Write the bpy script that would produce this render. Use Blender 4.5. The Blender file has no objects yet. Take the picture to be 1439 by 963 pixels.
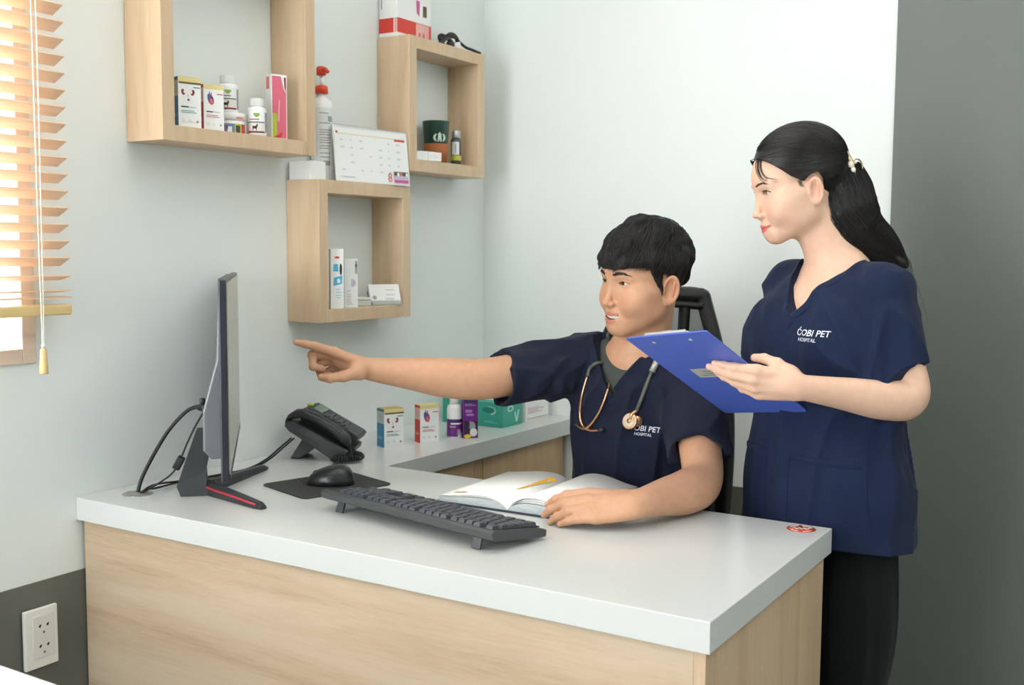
import bpy, bmesh, math, random
import numpy as np
from mathutils import Vector, Matrix, Euler, noise as mnoise
random.seed(7)
SC = bpy.context.scene
COL = SC.collection
PI = math.pi
R_ = math.radians
FAST_BODY = False

# ------------------------------------------------------------------ camera
cam_d = bpy.data.cameras.new('camera'); cam = bpy.data.objects.new('camera', cam_d); COL.objects.link(cam)
CAM = Vector((1.919, 0.0, 1.265)); FPX = 1521.43
_y, _p, _r = R_(31.8554), R_(4.93477), R_(0.34576)
_fw = Vector((-math.sin(_y)*math.cos(_p), math.cos(_y)*math.cos(_p), -math.sin(_p)))
_rt = Vector((math.cos(_y), math.sin(_y), 0)); _up = _rt.cross(_fw)
_rt, _up = math.cos(_r)*_rt + math.sin(_r)*_up, -math.sin(_r)*_rt + math.cos(_r)*_up
_m = Matrix((_rt, _up, -_fw)).transposed().to_4x4(); _m.translation = CAM
cam.matrix_world = _m
cam_d.sensor_width = 36.0; cam_d.sensor_fit = 'HORIZONTAL'; cam_d.lens = FPX/1439*36.0
cam_d.clip_start = 0.02; cam_d.clip_end = 60
cam_d.dof.use_dof = True; cam_d.dof.focus_distance = 2.15; cam_d.dof.aperture_fstop = 5.6
SC.camera = cam

# ------------------------------------------------------------------ exposure, world, lights
SC.view_settings.view_transform = 'Standard'; SC.view_settings.look = 'None'
SC.view_settings.gamma = 1.0; SC.view_settings.use_curve_mapping = False
SC.view_settings.exposure = 0.32
wd = bpy.data.worlds.new('daylight'); SC.world = wd; wd.use_nodes = True
bg = wd.node_tree.nodes['Background']; bg.inputs[0].default_value = (0.95, 0.975, 1.0, 1); bg.inputs[1].default_value = 6.0

def area_light(name, loc, target, sx, sy, power, col, spread=180):
    d = bpy.data.lights.new(name, 'AREA'); d.shape = 'RECTANGLE'; d.size = sx; d.size_y = sy
    d.energy = power; d.color = col; d.spread = R_(spread)
    o = bpy.data.objects.new(name, d); COL.objects.link(o); o.location = loc
    o.rotation_euler = (Vector(target)-Vector(loc)).to_track_quat('-Z', 'Y').to_euler()
    return o
# daylight entering by the glazed shop front behind the camera and by the blind window; ceiling area lights, three of them added as fill
area_light('shopfront_daylight', (0.55, -2.1, 1.45), (0.6, 2.0, 1.3), 1.2, 1.9, 29, (0.93, 0.97, 1.0))
area_light('window_daylight', (0.12, 0.55, 1.65), (2.0, 1.0, 1.2), 1.1, 1.1, 9, (0.92, 0.97, 1.0))
area_light('ceiling_area_light', (1.0, 1.55, 2.66), (1.0, 1.55, 0), 1.2, 1.2, 7.5, (1.0, 0.985, 0.95))
area_light('ceiling_area_light', (1.3, -0.6, 2.66), (1.3, -0.6, 0), 0.6, 0.6, 5, (1.0, 0.985, 0.95))  # soft fill added on the camera side, no known fixture
area_light('ceiling_area_light', (2.6, 1.2, 2.66), (2.6, 1.2, 0), 0.6, 0.6, 9, (1.0, 0.985, 0.95))  # unseen lamp added at the right to lift counter front and desk side
area_light('ceiling_area_light', (2.0, 2.64, 2.66), (2.0, 2.64, 0), 0.6, 0.3, 4.5, (1.0, 0.985, 0.95))  # unseen lamp added by the grey wall, brightens its top, fades downwards

# ------------------------------------------------------------------ materials
def lin(c):
    return tuple((x/12.92 if x <= 0.04045 else ((x+0.055)/1.055)**2.4) for x in [v/255 for v in c])
_MC = {}
def mat(name, rgb, rough=0.5, metal=0.0, spec=0.5, **kw):
    if name in _MC: return _MC[name]
    m = bpy.data.materials.new(name); m.use_nodes = True
    b = m.node_tree.nodes['Principled BSDF']
    b.inputs['Base Color'].default_value = (*lin(rgb), 1); b.inputs['Roughness'].default_value = rough
    b.inputs['Metallic'].default_value = metal; b.inputs['Specular IOR Level'].default_value = spec
    for k, v in kw.items(): b.inputs[k].default_value = v
    _MC[name] = m
    return m
def N(m, t, **kw):
    n = m.node_tree.nodes.new(t)
    for k, v in kw.items(): setattr(n, k, v)
    return n
def L(m, a, b): m.node_tree.links.new(a, b)
def ramp(m, fac, stops):
    r = N(m, 'ShaderNodeValToRGB'); e = r.color_ramp.elements
    while len(e) < len(stops): e.new(0.5)
    for el, (p, c) in zip(e, stops): el.position = p; el.color = (*lin(c), 1)
    L(m, fac, r.inputs[0]); return r.outputs[0]
def noise_tex(m, scale, detail=4, mapping=None, rough=0.55, dist=0.0):
    tc = N(m, 'ShaderNodeTexCoord'); mp = N(m, 'ShaderNodeMapping'); L(m, tc.outputs['Object'], mp.inputs[0])
    if mapping: mp.inputs['Scale'].default_value = mapping
    n = N(m, 'ShaderNodeTexNoise'); n.inputs['Scale'].default_value = scale; n.inputs['Detail'].default_value = detail
    n.inputs['Roughness'].default_value = rough; n.inputs['Distortion'].default_value = dist
    L(m, mp.outputs[0], n.inputs['Vector']); return n
def bump(m, fac, strength, dist=0.001):
    b = N(m, 'ShaderNodeBump'); b.inputs['Strength'].default_value = strength; b.inputs['Distance'].default_value = dist
    L(m, fac, b.inputs['Height']); L(m, b.outputs[0], m.node_tree.nodes['Principled BSDF'].inputs['Normal'])
def mottled(name, stops, scale, rough=0.5, mapping=None, detail=4, bstr=0.0, dist=0.0, spec=0.5, bscale=None, bdist=0.001):
    if name in _MC: return _MC[name]
    m = mat(name, stops[0][1], rough, spec=spec); n = noise_tex(m, scale, detail, mapping, dist=dist)
    L(m, ramp(m, n.outputs['Fac'], stops), m.node_tree.nodes['Principled BSDF'].inputs['Base Color'])
    if bstr:
        n2 = noise_tex(m, bscale, 3) if bscale else n
        bump(m, n2.outputs['Fac'], bstr, bdist)
    return m
def wood(name, mapping, c1, c2, c3, scale=3.0, rough=0.42):
    m = mat(name, c1, rough)
    n = noise_tex(m, scale, 5, mapping, 0.6, 0.6); n2 = noise_tex(m, scale*14, 3, mapping)
    mx = N(m, 'ShaderNodeMath', operation='MULTIPLY_ADD'); mx.inputs[1].default_value = 0.25
    L(m, n2.outputs['Fac'], mx.inputs[0]); 
    ml = N(m, 'ShaderNodeMath', operation='MULTIPLY'); ml.inputs[1].default_value = 0.8; L(m, n.outputs['Fac'], ml.inputs[0]); L(m, ml.outputs[0], mx.inputs[2])
    L(m, ramp(m, mx.outputs[0], [(0.34, c3), (0.47, c2), (0.62, c1)]), m.node_tree.nodes['Principled BSDF'].inputs['Base Color'])
    return m

# ------------------------------------------------------------------ mesh builder
class B:
    def __init__(s): s.v = []; s.f = []; s.mi = []; s.mats = []; s.sm = []
    def m(s, material):
        if material not in s.mats: s.mats.append(material)
        return s.mats.index(material)
    def add(s, vs, fs, material, smooth=False):
        o = len(s.v); k = s.m(material)
        s.v += [tuple(v) for v in vs]
        for f in fs: s.f.append(tuple(i+o for i in f)); s.mi.append(k); s.sm.append(smooth)
        return s
    def bm(s, bm, material, smooth=False):
        bm.verts.index_update()
        s.add([v.co for v in bm.verts], [[v.index for v in f.verts] for f in bm.faces], material, smooth); bm.free(); return s
    def box(s, c, size, material, bev=0.0, rot=None, seg=2, smooth=False):
        bm = bmesh.new(); bmesh.ops.create_cube(bm, size=1.0)
        for v in bm.verts: v.co = Vector((v.co.x*size[0], v.co.y*size[1], v.co.z*size[2]))
        if bev: bmesh.ops.bevel(bm, geom=bm.edges[:], offset=bev, segments=seg, affect='EDGES', profile=0.5)
        M = (rot.to_4x4() if rot is not None else Matrix()); M = Matrix.Translation(c) @ M
        bm.transform(M); return s.bm(bm, material, smooth)
    def b2(s, lo, hi, material, bev=0.0):
        return s.box([(a+b)/2 for a, b in zip(lo, hi)], [b-a for a, b in zip(lo, hi)], material, bev)
    def prism(s, poly, axis, a0, a1, material, bev=0.0, smooth=False):
        # poly 2D in the two axes other than `axis` (cyclic order), extruded from a0 to a1
        bm = bmesh.new()
        def P(q, a):
            if axis == 'x': return (a, q[0], q[1])
            if axis == 'y': return (q[0], a, q[1])
            return (q[0], q[1], a)
        v0 = [bm.verts.new(P(q, a0)) for q in poly]; v1 = [bm.verts.new(P(q, a1)) for q in poly]
        bm.faces.new(v0); bm.faces.new(v1[::-1]); n = len(poly)
        for i in range(n): bm.faces.new((v0[i], v1[i], v1[(i+1) % n], v0[(i+1) % n]))
        bmesh.ops.recalc_face_normals(bm, faces=bm.faces[:])
        if bev:
            es = [e for e in bm.edges if abs((e.verts[0].co - e.verts[1].co)[{'x':0,'y':1,'z':2}[axis]]) < 1e-6]
            bmesh.ops.bevel(bm, geom=es, offset=bev, segments=2, affect='EDGES', profile=0.5)
        return s.bm(bm, material, smooth)
    def tube(s, pts, r, material, sides=8, caps=True, smooth=True, closed=False, flat=1.0):
        pts = [Vector(p) for p in pts]; n = len(pts)
        rs = r if isinstance(r, (list, tuple)) else [r]*n
        vs, fs = [], []; nrm = None
        for i, p in enumerate(pts):
            if closed: t = pts[(i+1) % n]-pts[i-1]
            else: t = pts[min(i+1, n-1)]-pts[max(i-1, 0)]
            t.normalize()
            if nrm is None:
                nrm = t.orthogonal().normalized() if abs(t.z) > 0.9 else Vector((0, 0, 1)) - t*t.z
            nrm = (nrm - t*nrm.dot(t)); nrm = nrm.normalized() if nrm.length > 1e-9 else t.orthogonal().normalized()
            bn = t.cross(nrm)
            for k in range(sides):
                a = 2*PI*k/sides; vs.append(p + (nrm*math.cos(a)*flat + bn*math.sin(a))*rs[i])
        for i in range(n if closed else n-1):
            j = (i+1) % n
            for k in range(sides):
                fs.append((i*sides+k, i*sides+(k+1) % sides, j*sides+(k+1) % sides, j*sides+k))
        if caps and not closed: fs.append(tuple(range(sides))[::-1]); fs.append(tuple((n-1)*sides+k for k in range(sides)))
        return s.add(vs, fs, material, smooth)
    def lathe(s, prof, material, c=(0, 0, 0), seg=28, M=None, smooth=True):
        # prof: (radius, z) from bottom to top
        vs, fs = [], []; n = len(prof)
        for r, z in prof:
            for k in range(seg):
                a = 2*PI*k/seg; v = Vector((r*math.cos(a), r*math.sin(a), z))
                if M is not None: v = M @ v
                vs.append(v + Vector(c))
        for i in range(n-1):
            for k in range(seg):
                fs.append((i*seg+k, i*seg+(k+1) % seg, (i+1)*seg+(k+1) % seg, (i+1)*seg+k))
        fs.append(tuple(range(seg))[::-1]); fs.append(tuple((n-1)*seg+k for k in range(seg)))
        return s.add(vs, fs, material, smooth)
    def sphere(s, c, r, material, seg=16, M=None, smooth=True):
        prof = [(math.sin(PI*i/10)*1.0, -math.cos(PI*i/10)) for i in range(11)]
        rr = r if isinstance(r, (tuple, list)) else (r, r, r)
        S = Matrix.Diagonal((*rr, 1)); prof[0] = (0.001, -1); prof[-1] = (0.001, 1)
        return s.lathe(prof, material, c, seg, (M @ S) if M is not None else S, smooth)
    def quad(s, a, b, c, d, material): return s.add([a, b, c, d], [(0, 1, 2, 3)], material)
    def text(s, txt, M, size, material, align='CENTER', bold=0.0, depth=0.0003, shear=0.0):
        vs, fs = text_mesh(txt, size, align, bold, depth, shear)
        return s.add([M @ Vector(v) for v in vs], fs, material)
_TX = {}
def text_mesh(txt, size, align, bold, depth, shear=0.0):
    k = (txt, size, align, bold, depth, shear)
    if k in _TX: return _TX[k]
    cu = bpy.data.curves.new('t', 'FONT'); cu.body = txt; cu.size = size; cu.align_x = align; cu.align_y = 'CENTER'
    cu.extrude = depth; cu.offset = bold*size; cu.resolution_u = 3; cu.shear = shear
    o = bpy.data.objects.new('t', cu); COL.objects.link(o)
    dg = bpy.context.evaluated_depsgraph_get(); me = o.evaluated_get(dg).to_mesh()
    r = ([tuple(v.co) for v in me.vertices], [tuple(p.vertices) for p in me.polygons])
    bpy.data.objects.remove(o); bpy.data.curves.remove(cu); _TX[k] = r
    return r

# ------------------------------------------------------------------ objects
def tag(o, label=None, cat=None, group=None, kind=None):
    if label: o['label'] = label
    if cat: o['category'] = cat
    if group: o['group'] = group
    if kind: o['kind'] = kind
    return o
def thing(name, label, cat, loc=(0, 0, 0), rotz=0.0, group=None, rot=None):
    o = bpy.data.objects.new(name, None); COL.objects.link(o); o.empty_display_size = 0.05
    o.location = loc; o.rotation_euler = rot if rot is not None else (0, 0, rotz)
    tag(o, label, cat, group); return o
def local_matrix(o): return Matrix.Translation(o.location) @ Euler(o.rotation_euler).to_matrix().to_4x4()
def make_mesh(name, b):
    me = bpy.data.meshes.new(name); me.from_pydata(b.v, [], b.f); 
    for m in b.mats: me.materials.append(m)
    me.polygons.foreach_set('material_index', b.mi); me.polygons.foreach_set('use_smooth', b.sm); me.update(); me.validate()
    return me
def part(name, b, parent=None, world=False, loc=None, rot=None, label=None):
    """link builder b as ONE mesh object; world=True: its vertices are world points"""
    if world and parent is not None:
        root = parent
        while root.parent: root = root.parent
        Mi = local_matrix(root).inverted(); b.v = [tuple(Mi @ Vector(v)) for v in b.v]
    o = bpy.data.objects.new(name, make_mesh(name, b)); COL.objects.link(o); o.parent = parent
    if loc is not None: o.location = loc
    if rot is not None: o.rotation_euler = rot
    if label: o['label'] = label
    return o
def structure(name, b, label=None): 
    o = part(name, b); tag(o, label, None, None, 'structure'); return o
def bez(p, n=12):
    """Catmull-Rom through the points"""
    p = [Vector(q) for q in p]; out = []
    for i in range(len(p)-1):
        a, b_, c, d = p[max(i-1, 0)], p[i], p[i+1], p[min(i+2, len(p)-1)]
        for k in range(n):
            t = k/n
            out.append(0.5*((2*b_) + (c-a)*t + (2*a-5*b_+4*c-d)*t*t + (3*b_-a-3*c+d)*t**3))
    out.append(p[-1]); return out
def rrect(w, h, r, n=5):
    o = []
    for cx, cy, a0 in ((w/2-r, h/2-r, 0), (-w/2+r, h/2-r, 90), (-w/2+r, -h/2+r, 180), (w/2-r, -h/2+r, 270)):
        for k in range(n+1):
            a = R_(a0+90*k/n); o.append((cx+r*math.cos(a), cy+r*math.sin(a)))
    return o
# ================================================================== the room
M_white = mottled('white_wall_paint', [(0.3, (229, 235, 232)), (0.7, (232, 237, 234))], 3.0, 0.75, bstr=0.05, bscale=220, bdist=0.0004)
M_ceil = mat('ceiling_white', (236, 236, 232), 0.8)
M_grey = mottled('grey_wall_paint', [(0.3, (106, 112, 106)), (0.7, (109, 115, 109))], 2.0, 0.6)
M_wains = mottled('grey_cement_wainscot', [(0.25, (92, 95, 88)), (0.75, (106, 108, 100))], 5.0, 0.6, detail=6)
M_floor = mottled('floor_tile', [(0.3, (110, 109, 104)), (0.7, (122, 120, 115))], 3.0, 0.35)
M_wv = wood('maple_laminate_upright', (6, 6, 0.35), (215, 189, 157), (207, 179, 145), (193, 164, 130))
M_wh = wood('maple_laminate_lengthwise', (0.5, 6, 7), (207, 187, 161), (198, 175, 147), (183, 156, 127), 2.2, 0.34)
M_frame = wood('pale_window_wood', (6, 0.4, 6), (226, 205, 188), (220, 196, 178), (205, 180, 160))
YB = 2.91; XR = 1.262
W0, W1, WZ0, WZ1 = 0.0, 1.277, 1.066, 2.25     # window opening on the left wall
b = B().b2((-0.2, -2.2, -0.1), (3.4, YB+0.2, 0), M_floor); structure('floor', b)
b = B().b2((-0.2, -2.4, 2.7), (3.6, YB+0.2, 2.8), M_ceil); structure('ceiling', b)
b = B()
b.b2((-0.15, -2.2, 0), (0, W0-0.03, 2.7), M_white).b2((-0.15, W1+0.03, 0), (0, YB+0.15, 2.7), M_white)
b.b2((-0.15, W0-0.03, 0), (0, W1+0.03, WZ0-0.03), M_white).b2((-0.15, W0-0.03, WZ1+0.03), (0, W1+0.03, 2.7), M_white)
structure('wall_left', b)
b = B().b2((0, YB, 0), (XR, YB+0.15, 2.7), M_white); structure('wall_back', b)
b = B().b2((XR, YB-0.004, 0), (3.4, YB+0.15, 2.7), M_grey); structure('wall_back_right', b)
b = B().b2((3.4, -2.2, 0), (3.55, YB+0.15, 2.7), M_white); structure('wall_right', b)
b = B()
b.b2((-0.15, -2.35, 0), (-0.05+0.05, -2.2, 2.7), M_white); b.b2((1.3, -2.35, 0), (3.55, -2.2, 2.7), M_white)
b.b2((0, -2.35, 0), (1.3, -2.2, 0.4), M_white); b.b2((0, -2.35, 2.5), (1.3, -2.2, 2.7), M_white)
structure('wall_front', b)
b = B().b2((0.0, -2.2, 0), (0.004, YB, 0.597), M_wains); structure('trim_1', b)
b = B().b2((0.36, YB-0.004, 0), (XR, YB, 0.597), M_wains); structure('trim_2', b)
# windows
M_glass = mat('window_glass', (255, 255, 255), 0.0, **{'Transmission Weight': 1.0, 'IOR': 1.02})
b = B()
b.b2((-0.035, W1, WZ0-0.03), (0.006, W1+0.03, WZ1+0.03), M_frame, 0.002); b.b2((-0.035, W0-0.03, WZ0-0.03), (0.006, W0, WZ1+0.03), M_frame, 0.002)
b.b2((-0.035, W0, WZ0-0.03), (0.006, W1, WZ0), M_frame, 0.002); b.b2((-0.035, W0, WZ1), (0.006, W1, WZ1+0.03), M_frame, 0.002)
w1 = structure('window_1', b)
part('window_glass', B().b2((-0.026, W0, WZ0), (-0.02, W1, WZ1), M_glass), w1)
M_alu = mat('white_aluminium', (230, 230, 228), 0.4)
b = B()
for x in (0.0, 0.63, 1.26): b.b2((x, -2.33, 0.4), (x+0.04, -2.24, 2.5), M_alu)
for z in (0.4, 2.46): b.b2((0.04, -2.33, z), (1.26, -2.24, z+0.04), M_alu)
w2 = structure('window_2', b)
part('window_glass', B().b2((0.04, -2.29, 0.44), (1.26, -2.284, 2.46), M_glass), w2)

# ================================================================== venetian blind
M_slat = wood('honey_blind_wood', (8, 0.3, 8), (238, 206, 174), (232, 196, 162), (222, 182, 146))
M_rail = wood('blind_rail_wood', (8, 0.3, 8), (222, 196, 140), (214, 186, 128), (200, 172, 112))
M_cord = mat('white_cord', (240, 238, 228), 0.8)
bl = thing('window_blind', 'wooden venetian blind with honey slats drawn over the window', 'blind', (0.05, 0.68, 1.12))
b = B(); ry0, ry1 = -0.07, 1.345
zz = 1.2355
rot = Euler((0, R_(-26), 0)).to_matrix()
while zz < 2.2:
    b.box((0.05, (ry0+ry1)/2, zz), (0.036, ry1-ry0, 0.0026), M_slat, rot=rot); zz += 0.0322
b.box((0.05, (ry0+ry1)/2, 1.204), (0.036, ry1-ry0, 0.0026), M_slat, rot=Euler((0, R_(-14), 0)).to_matrix())
b.box((0.05, (ry0+ry1)/2, 1.178), (0.036, ry1-ry0, 0.0026), M_slat, rot=Euler((0, R_(-5), 0)).to_matrix())
b.box((0.05, (ry0+ry1)/2, 1.166), (0.036, ry1-ry0, 0.0026), M_slat)
part('slats', b, bl, True)
part('bottom_rail', B().b2((0.031, ry0, 1.132), (0.069, ry1, 1.152), M_rail, 0.003), bl, True)
part('head_rail', B().b2((0.02, ry0, 2.2), (0.075, ry1, 2.25), M_rail, 0.003), bl, True)
for y in (0.1, 0.62, 1.17):
    b = B()
    for x in (0.031, 0.069): b.tube([(x, y, 1.15), (x, y, 2.2)], 0.0009, M_cord, 5)
    b.tube([(0.05, y, 1.15), (0.05, y, 2.2)], 0.0011, M_cord, 5); part('ladder_cord', b, bl, True)
b = B()
b.tube(bez([(0.079, 1.262, 2.2), (0.086, 1.263, 1.7), (0.09, 1.261, 1.3), (0.09, 1.263, 1.07)]), 0.0012, M_cord, 6)
b.tube(bez([(0.079, 1.272, 2.2), (0.087, 1.272, 1.7), (0.09, 1.268, 1.3), (0.09, 1.266, 1.085), (0.09, 1.264, 1.07)]), 0.0012, M_cord, 6)
pc = part('pull_cord', b, bl, True)
b = B().lathe([(0.0035, 0), (0.0085, 0.0), (0.0085, 0.003), (0.006, 0.045), (0.004, 0.048), (0.0015, 0.049)], M_rail, (0.09, 1.264, 1.024), 16)
b.sphere((0.09, 1.264, 1.077), 0.004, M_cord, 8)
part('tassel', b, pc, True, label='tapered wooden tassel')

# ================================================================== wall shelves
def wall_shelf(label, y0, y1, z0, z1, dep=0.113, t=0.033):
    r = thing('wall_shelf', label, 'shelf', (0, (y0+y1)/2, z0), 0, 'maple box shelves on the white wall')
    for nm, lo, hi in (('side_panel', (0.001, y0, z0), (dep, y0+t, z1)), ('side_panel', (0.001, y1-t, z0), (dep, y1, z1)),
                       ('bottom_panel', (0.001, y0+t, z0), (dep, y1-t, z0+t)), ('top_panel', (0.001, y0+t, z1-t), (dep, y1-t, z1))):
        part(nm, B().b2(lo, hi, M_wv, 0.0012), r, True)
    return r
wall_shelf('large square maple box shelf, highest and nearest the window blind', 1.538, 2.001, 1.486, 1.95)
wall_shelf('square maple box shelf with a desk calendar on top', 2.016, 2.384, 1.079, 1.433, 0.108)
wall_shelf('square maple box shelf holding the green tumbler', 2.376, 2.745, 1.476, 1.84, 0.112)

# ================================================================== power outlet
M_pl = mat('white_plastic', (232, 232, 226), 0.35); M_blk = mat('black_hole', (18, 18, 18), 0.6)
o = thing('power_outlet', 'white double power outlet on the grey wainscot below the blind', 'outlet', (0.004, 1.291, 0.487))
part('cover_plate', B().box((0.0085, 0, 0), (0.009, 0.074, 0.121), M_pl, 0.0025), o)
b = B().box((0.0135, 0.004, 0.003), (0.002, 0.047, 0.086), mat('socket_insert', (222, 222, 216), 0.4), 0.0008)
for z in (0.024, -0.017):
    for y in (-0.0045, 0.0125):
        b.prism([(y-0.003, z), (y-0.001, z+0.003), (y+0.003, z+0.004), (y+0.003, z+0.001), (y, z-0.003)], 'x', 0.0144, 0.0148, M_blk)
    b.lathe([(0.0025, 0), (0.0025, 0.0004)], mat('pin_grey', (120, 116, 108), 0.5), (0.0145, 0.004, z-0.013), 10, Euler((0, PI/2, 0)).to_matrix().to_4x4())
part('socket_insert', b, o)

# ================================================================== desk, counter, worktop
M_top = mottled('white_solid_worktop', [(0.3, (210, 214, 211)), (0.7, (214, 217, 214))], 2.0, 0.22)
ZT = 0.75; TH = 0.047
b = B()
poly = [(0.001, 1.390), (1.382, 1.390), (1.382, 1.998), (0.330, 1.998), (0.347, YB-0.001), (0.001, YB-0.001)]
b.prism(poly, 'z', ZT-TH, ZT, M_top, 0.0012)
top = part('worktop', b); tag(top, 'white L-shaped worktop on the maple desk and wall counter', 'worktop')
gm = mat('grommet_steel', (176, 172, 164), 0.3, 0.6)
b = B()
vs = [(0.079+0.031*math.cos(a), 1.481+0.031*math.sin(a)) for a in [2*PI*k/28 for k in range(28)]]
b.prism(vs, 'z', ZT, ZT+0.0012, gm)
b.prism([(0.079+0.023*math.cos(a), 1.481+0.023*math.sin(a)) for a in [2*PI*k/28 for k in range(28)]], 'z', ZT+0.0012, ZT+0.0014, mat('grommet_hole', (150, 148, 142), 0.7))
part('cable_grommet', b, top)
dk = thing('reception_desk', 'maple laminate desk base carrying the white worktop', 'desk', (0.69, 1.7, 0))
part('front_panel', B().b2((0.008, 1.402, 0.0), (1.354, 1.420, ZT-TH-0.002), M_wh, 0.0008), dk, True)
part('side_panel', B().b2((1.354, 1.402, 0.0), (1.372, 1.985, ZT-TH-0.002), M_wv, 0.0008), dk, True)
part('modesty_rail', B().b2((0.33, 1.96, 0.60), (1.354, 1.978, ZT-TH-0.002), M_wh), dk, True)
cb = thing('counter_cabinet', 'maple cabinet under the counter along the shelf wall', 'cabinet', (0.16, 2.3, 0))
M_cab = wood('maple_cabinet_laminate', (6, 6, 0.35), (216, 186, 146), (208, 176, 134), (192, 160, 118))  # slightly yellower maple for the cabinet
part('carcass', B().b2((0.006, 1.425, 0.0), (0.305, YB-0.01, ZT-TH-0.002), M_cab), cb, True)
for y0 in (2.02, 2.422):
    part('door', B().b2((0.306, y0, 0.06), (0.324, min(y0+0.399, YB-0.02), ZT-TH-0.004), M_cab, 0.001), cb, True)
# ================================================================== small goods
def C_(name, rgb, rough=0.45): return mat(name, rgb, rough)
W_ = C_('carton_white', (238, 240, 238)); INK = C_('print_grey', (150, 152, 156)); DKI = C_('print_dark', (70, 68, 74))
TEAL = C_('print_teal', (48, 128, 150)); BLU = C_('print_blue', (66, 142, 186)); REDP = C_('print_red', (206, 60, 52)); CRE = C_('print_cream', (228, 212, 150))
MAR = C_('print_maroon', (132, 46, 58)); PUR = C_('print_purple', (112, 40, 132)); PNK = C_('print_pink', (222, 108, 128)); LIM = C_('print_lime', (182, 198, 62))
YEL = C_('print_yellow', (238, 196, 50)); HBL = C_('print_heart_blue', (84, 92, 158)); HRD = C_('print_heart_red', (190, 72, 92)); GLD = C_('print_gold', (196, 168, 96))
CLB = C_('bottle_white', (240, 242, 240), 0.3); SKY = C_('print_sky', (84, 182, 214)); BLKP = C_('print_black', (30, 30, 32)); LBL = C_('label_bluegrey', (150, 168, 200))
class Art:
    """flat print just proud of a face: u to the right, v up, seen from outside"""
    def __init__(s, b, M): s.b = b; s.M = M; s.k = 0
    def poly(s, pts, m):
        s.k += 1; z = 0.0002+0.00005*s.k
        s.b.add([s.M @ Vector((u, v, z)) for u, v in pts], [tuple(range(len(pts)))], m); return s
    def rect(s, u0, v0, u1, v1, m): return s.poly([(u0, v0), (u1, v0), (u1, v1), (u0, v1)], m)
    def ell(s, u, v, ru, rv, m, rot=0.0, n=18):
        c, q = math.cos(rot), math.sin(rot)
        return s.poly([(u+ru*math.cos(a)*c-rv*math.sin(a)*q, v+ru*math.cos(a)*q+rv*math.sin(a)*c) for a in [2*PI*k/n for k in range(n)]], m)
    def lines(s, u0, u1, vs, m, h=0.0011, seed=1):
        rr = random.Random(seed)
        for v in vs: s.rect(u0, v, u0+(u1-u0)*rr.uniform(0.6, 1.0), v+h, m)
        return s
FRONT = lambda d: Matrix(((0, 0, 1, d/2), (1, 0, 0, 0), (0, 1, 0, 0), (0, 0, 0, 1)))       # local +X face
LEFT = lambda w: Matrix(((1, 0, 0, 0), (0, 0, -1, -w/2), (0, 1, 0, 0), (0, 0, 0, 1)))      # local -Y face
def kidney(a, u, v, s):
    for sg in (-1, 1):
        a.ell(u+sg*0.011*s, v, 0.0042*s, 0.0065*s, MAR, sg*-0.25); a.ell(u+sg*0.0085*s, v+0.0005*s, 0.0018*s, 0.003*s, W_)
    a.ell(u+0.001*s, v-0.016*s, 0.0026*s, 0.0026*s, MAR)
    a.rect(u-0.0008*s, v-0.0105*s, u+0.0008*s, v-0.003*s, C_('print_rose', (214, 170, 176)))
def heart(a, u, v, s):
    a.ell(u, v, 0.0075*s, 0.0125*s, HRD, 0.35); a.ell(u-0.0025*s, v+0.004*s, 0.0055*s, 0.009*s, HBL, 0.3)
    a.rect(u-0.004*s, v+0.008*s, u-0.0018*s, v+0.017*s, HBL); a.rect(u+0.0002*s, v+0.008*s, u+0.0026*s, v+0.0155*s, HRD)
    a.ell(u+0.002*s, v-0.004*s, 0.0028*s, 0.0065*s, C_('print_salmon', (224, 130, 132)), 0.35); a.ell(u+0.0036*s, v+0.0035*s, 0.002*s, 0.004*s, MAR, 0.5)
def medicine_box(name, label, loc, rz, kind, w=0.053, d=0.031, h=0.1, group=None):
    r = thing(name, label, 'box', loc, rz, group)
    side = {'kidney': BLU, 'heart': REDP}[kind]
    b = B().box((0, 0, h/2), (d, w, h), W_, 0.0006)
    a = Art(b, FRONT(d)); s = w/0.053; 
    a.rect(-w/2, h*0.9, w/2, h, CRE)
    if kind == 'kidney': a.rect(-w/2+0.002, h*0.865, w/2, h*0.905, C_('print_olive', (112, 96, 52))); kidney(a, -0.004*s, h*0.70, s)
    else: heart(a, -0.008*s, h*0.68, s*1.05)
    a.rect(w*0.16, h*0.795, w*0.45, h*0.815, TEAL if kind == 'kidney' else REDP)
    a.rect(-w*0.38, h*0.40, -w*0.05, h*0.425, DKI); a.rect(0, h*0.405, w*0.28, h*0.415, INK)
    a.lines(-w*0.38, w*0.42, [h*q for q in (0.33, 0.295)], TEAL if kind == 'kidney' else REDP, 0.0012, 3)
    for q in (-0.3, -0.02): a.ell(w*q, h*0.14, w*0.07, w*0.07, C_('print_pale', (222, 224, 224))); 
    a.ell(w*0.32, h*0.13, w*0.05, w*0.05, INK)
    s2 = Art(b, LEFT(w)); s2.rect(-d/2, 0, d/2, h*0.62, side); s2.rect(-d/2, h*0.93, d/2, h, TEAL if kind == 'kidney' else REDP)
    s2.rect(-d/2, h*0.62, d/2, h*0.93, C_('print_side_pale', (196, 206, 204)) if kind == 'kidney' else C_('print_side_blush', (224, 176, 168)))
    s2.lines(-d*0.35, d*0.35, [h*q for q in (0.84, 0.80, 0.76, 0.70)], INK, 0.001, 5)
    s2.lines(-d*0.3, d*0.3, [h*q for q in (0.26, 0.22)], W_, 0.001, 6)
    part('carton', b, r); 
    part('lid_flap', B().box((0, 0, h+0.0003), (d*0.98, w*0.985, 0.0006), CRE if kind == 'heart' else GLD), r)
    return r
S1Z, S2Z, S3Z = 1.5192, 1.1122, 1.5092
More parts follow.
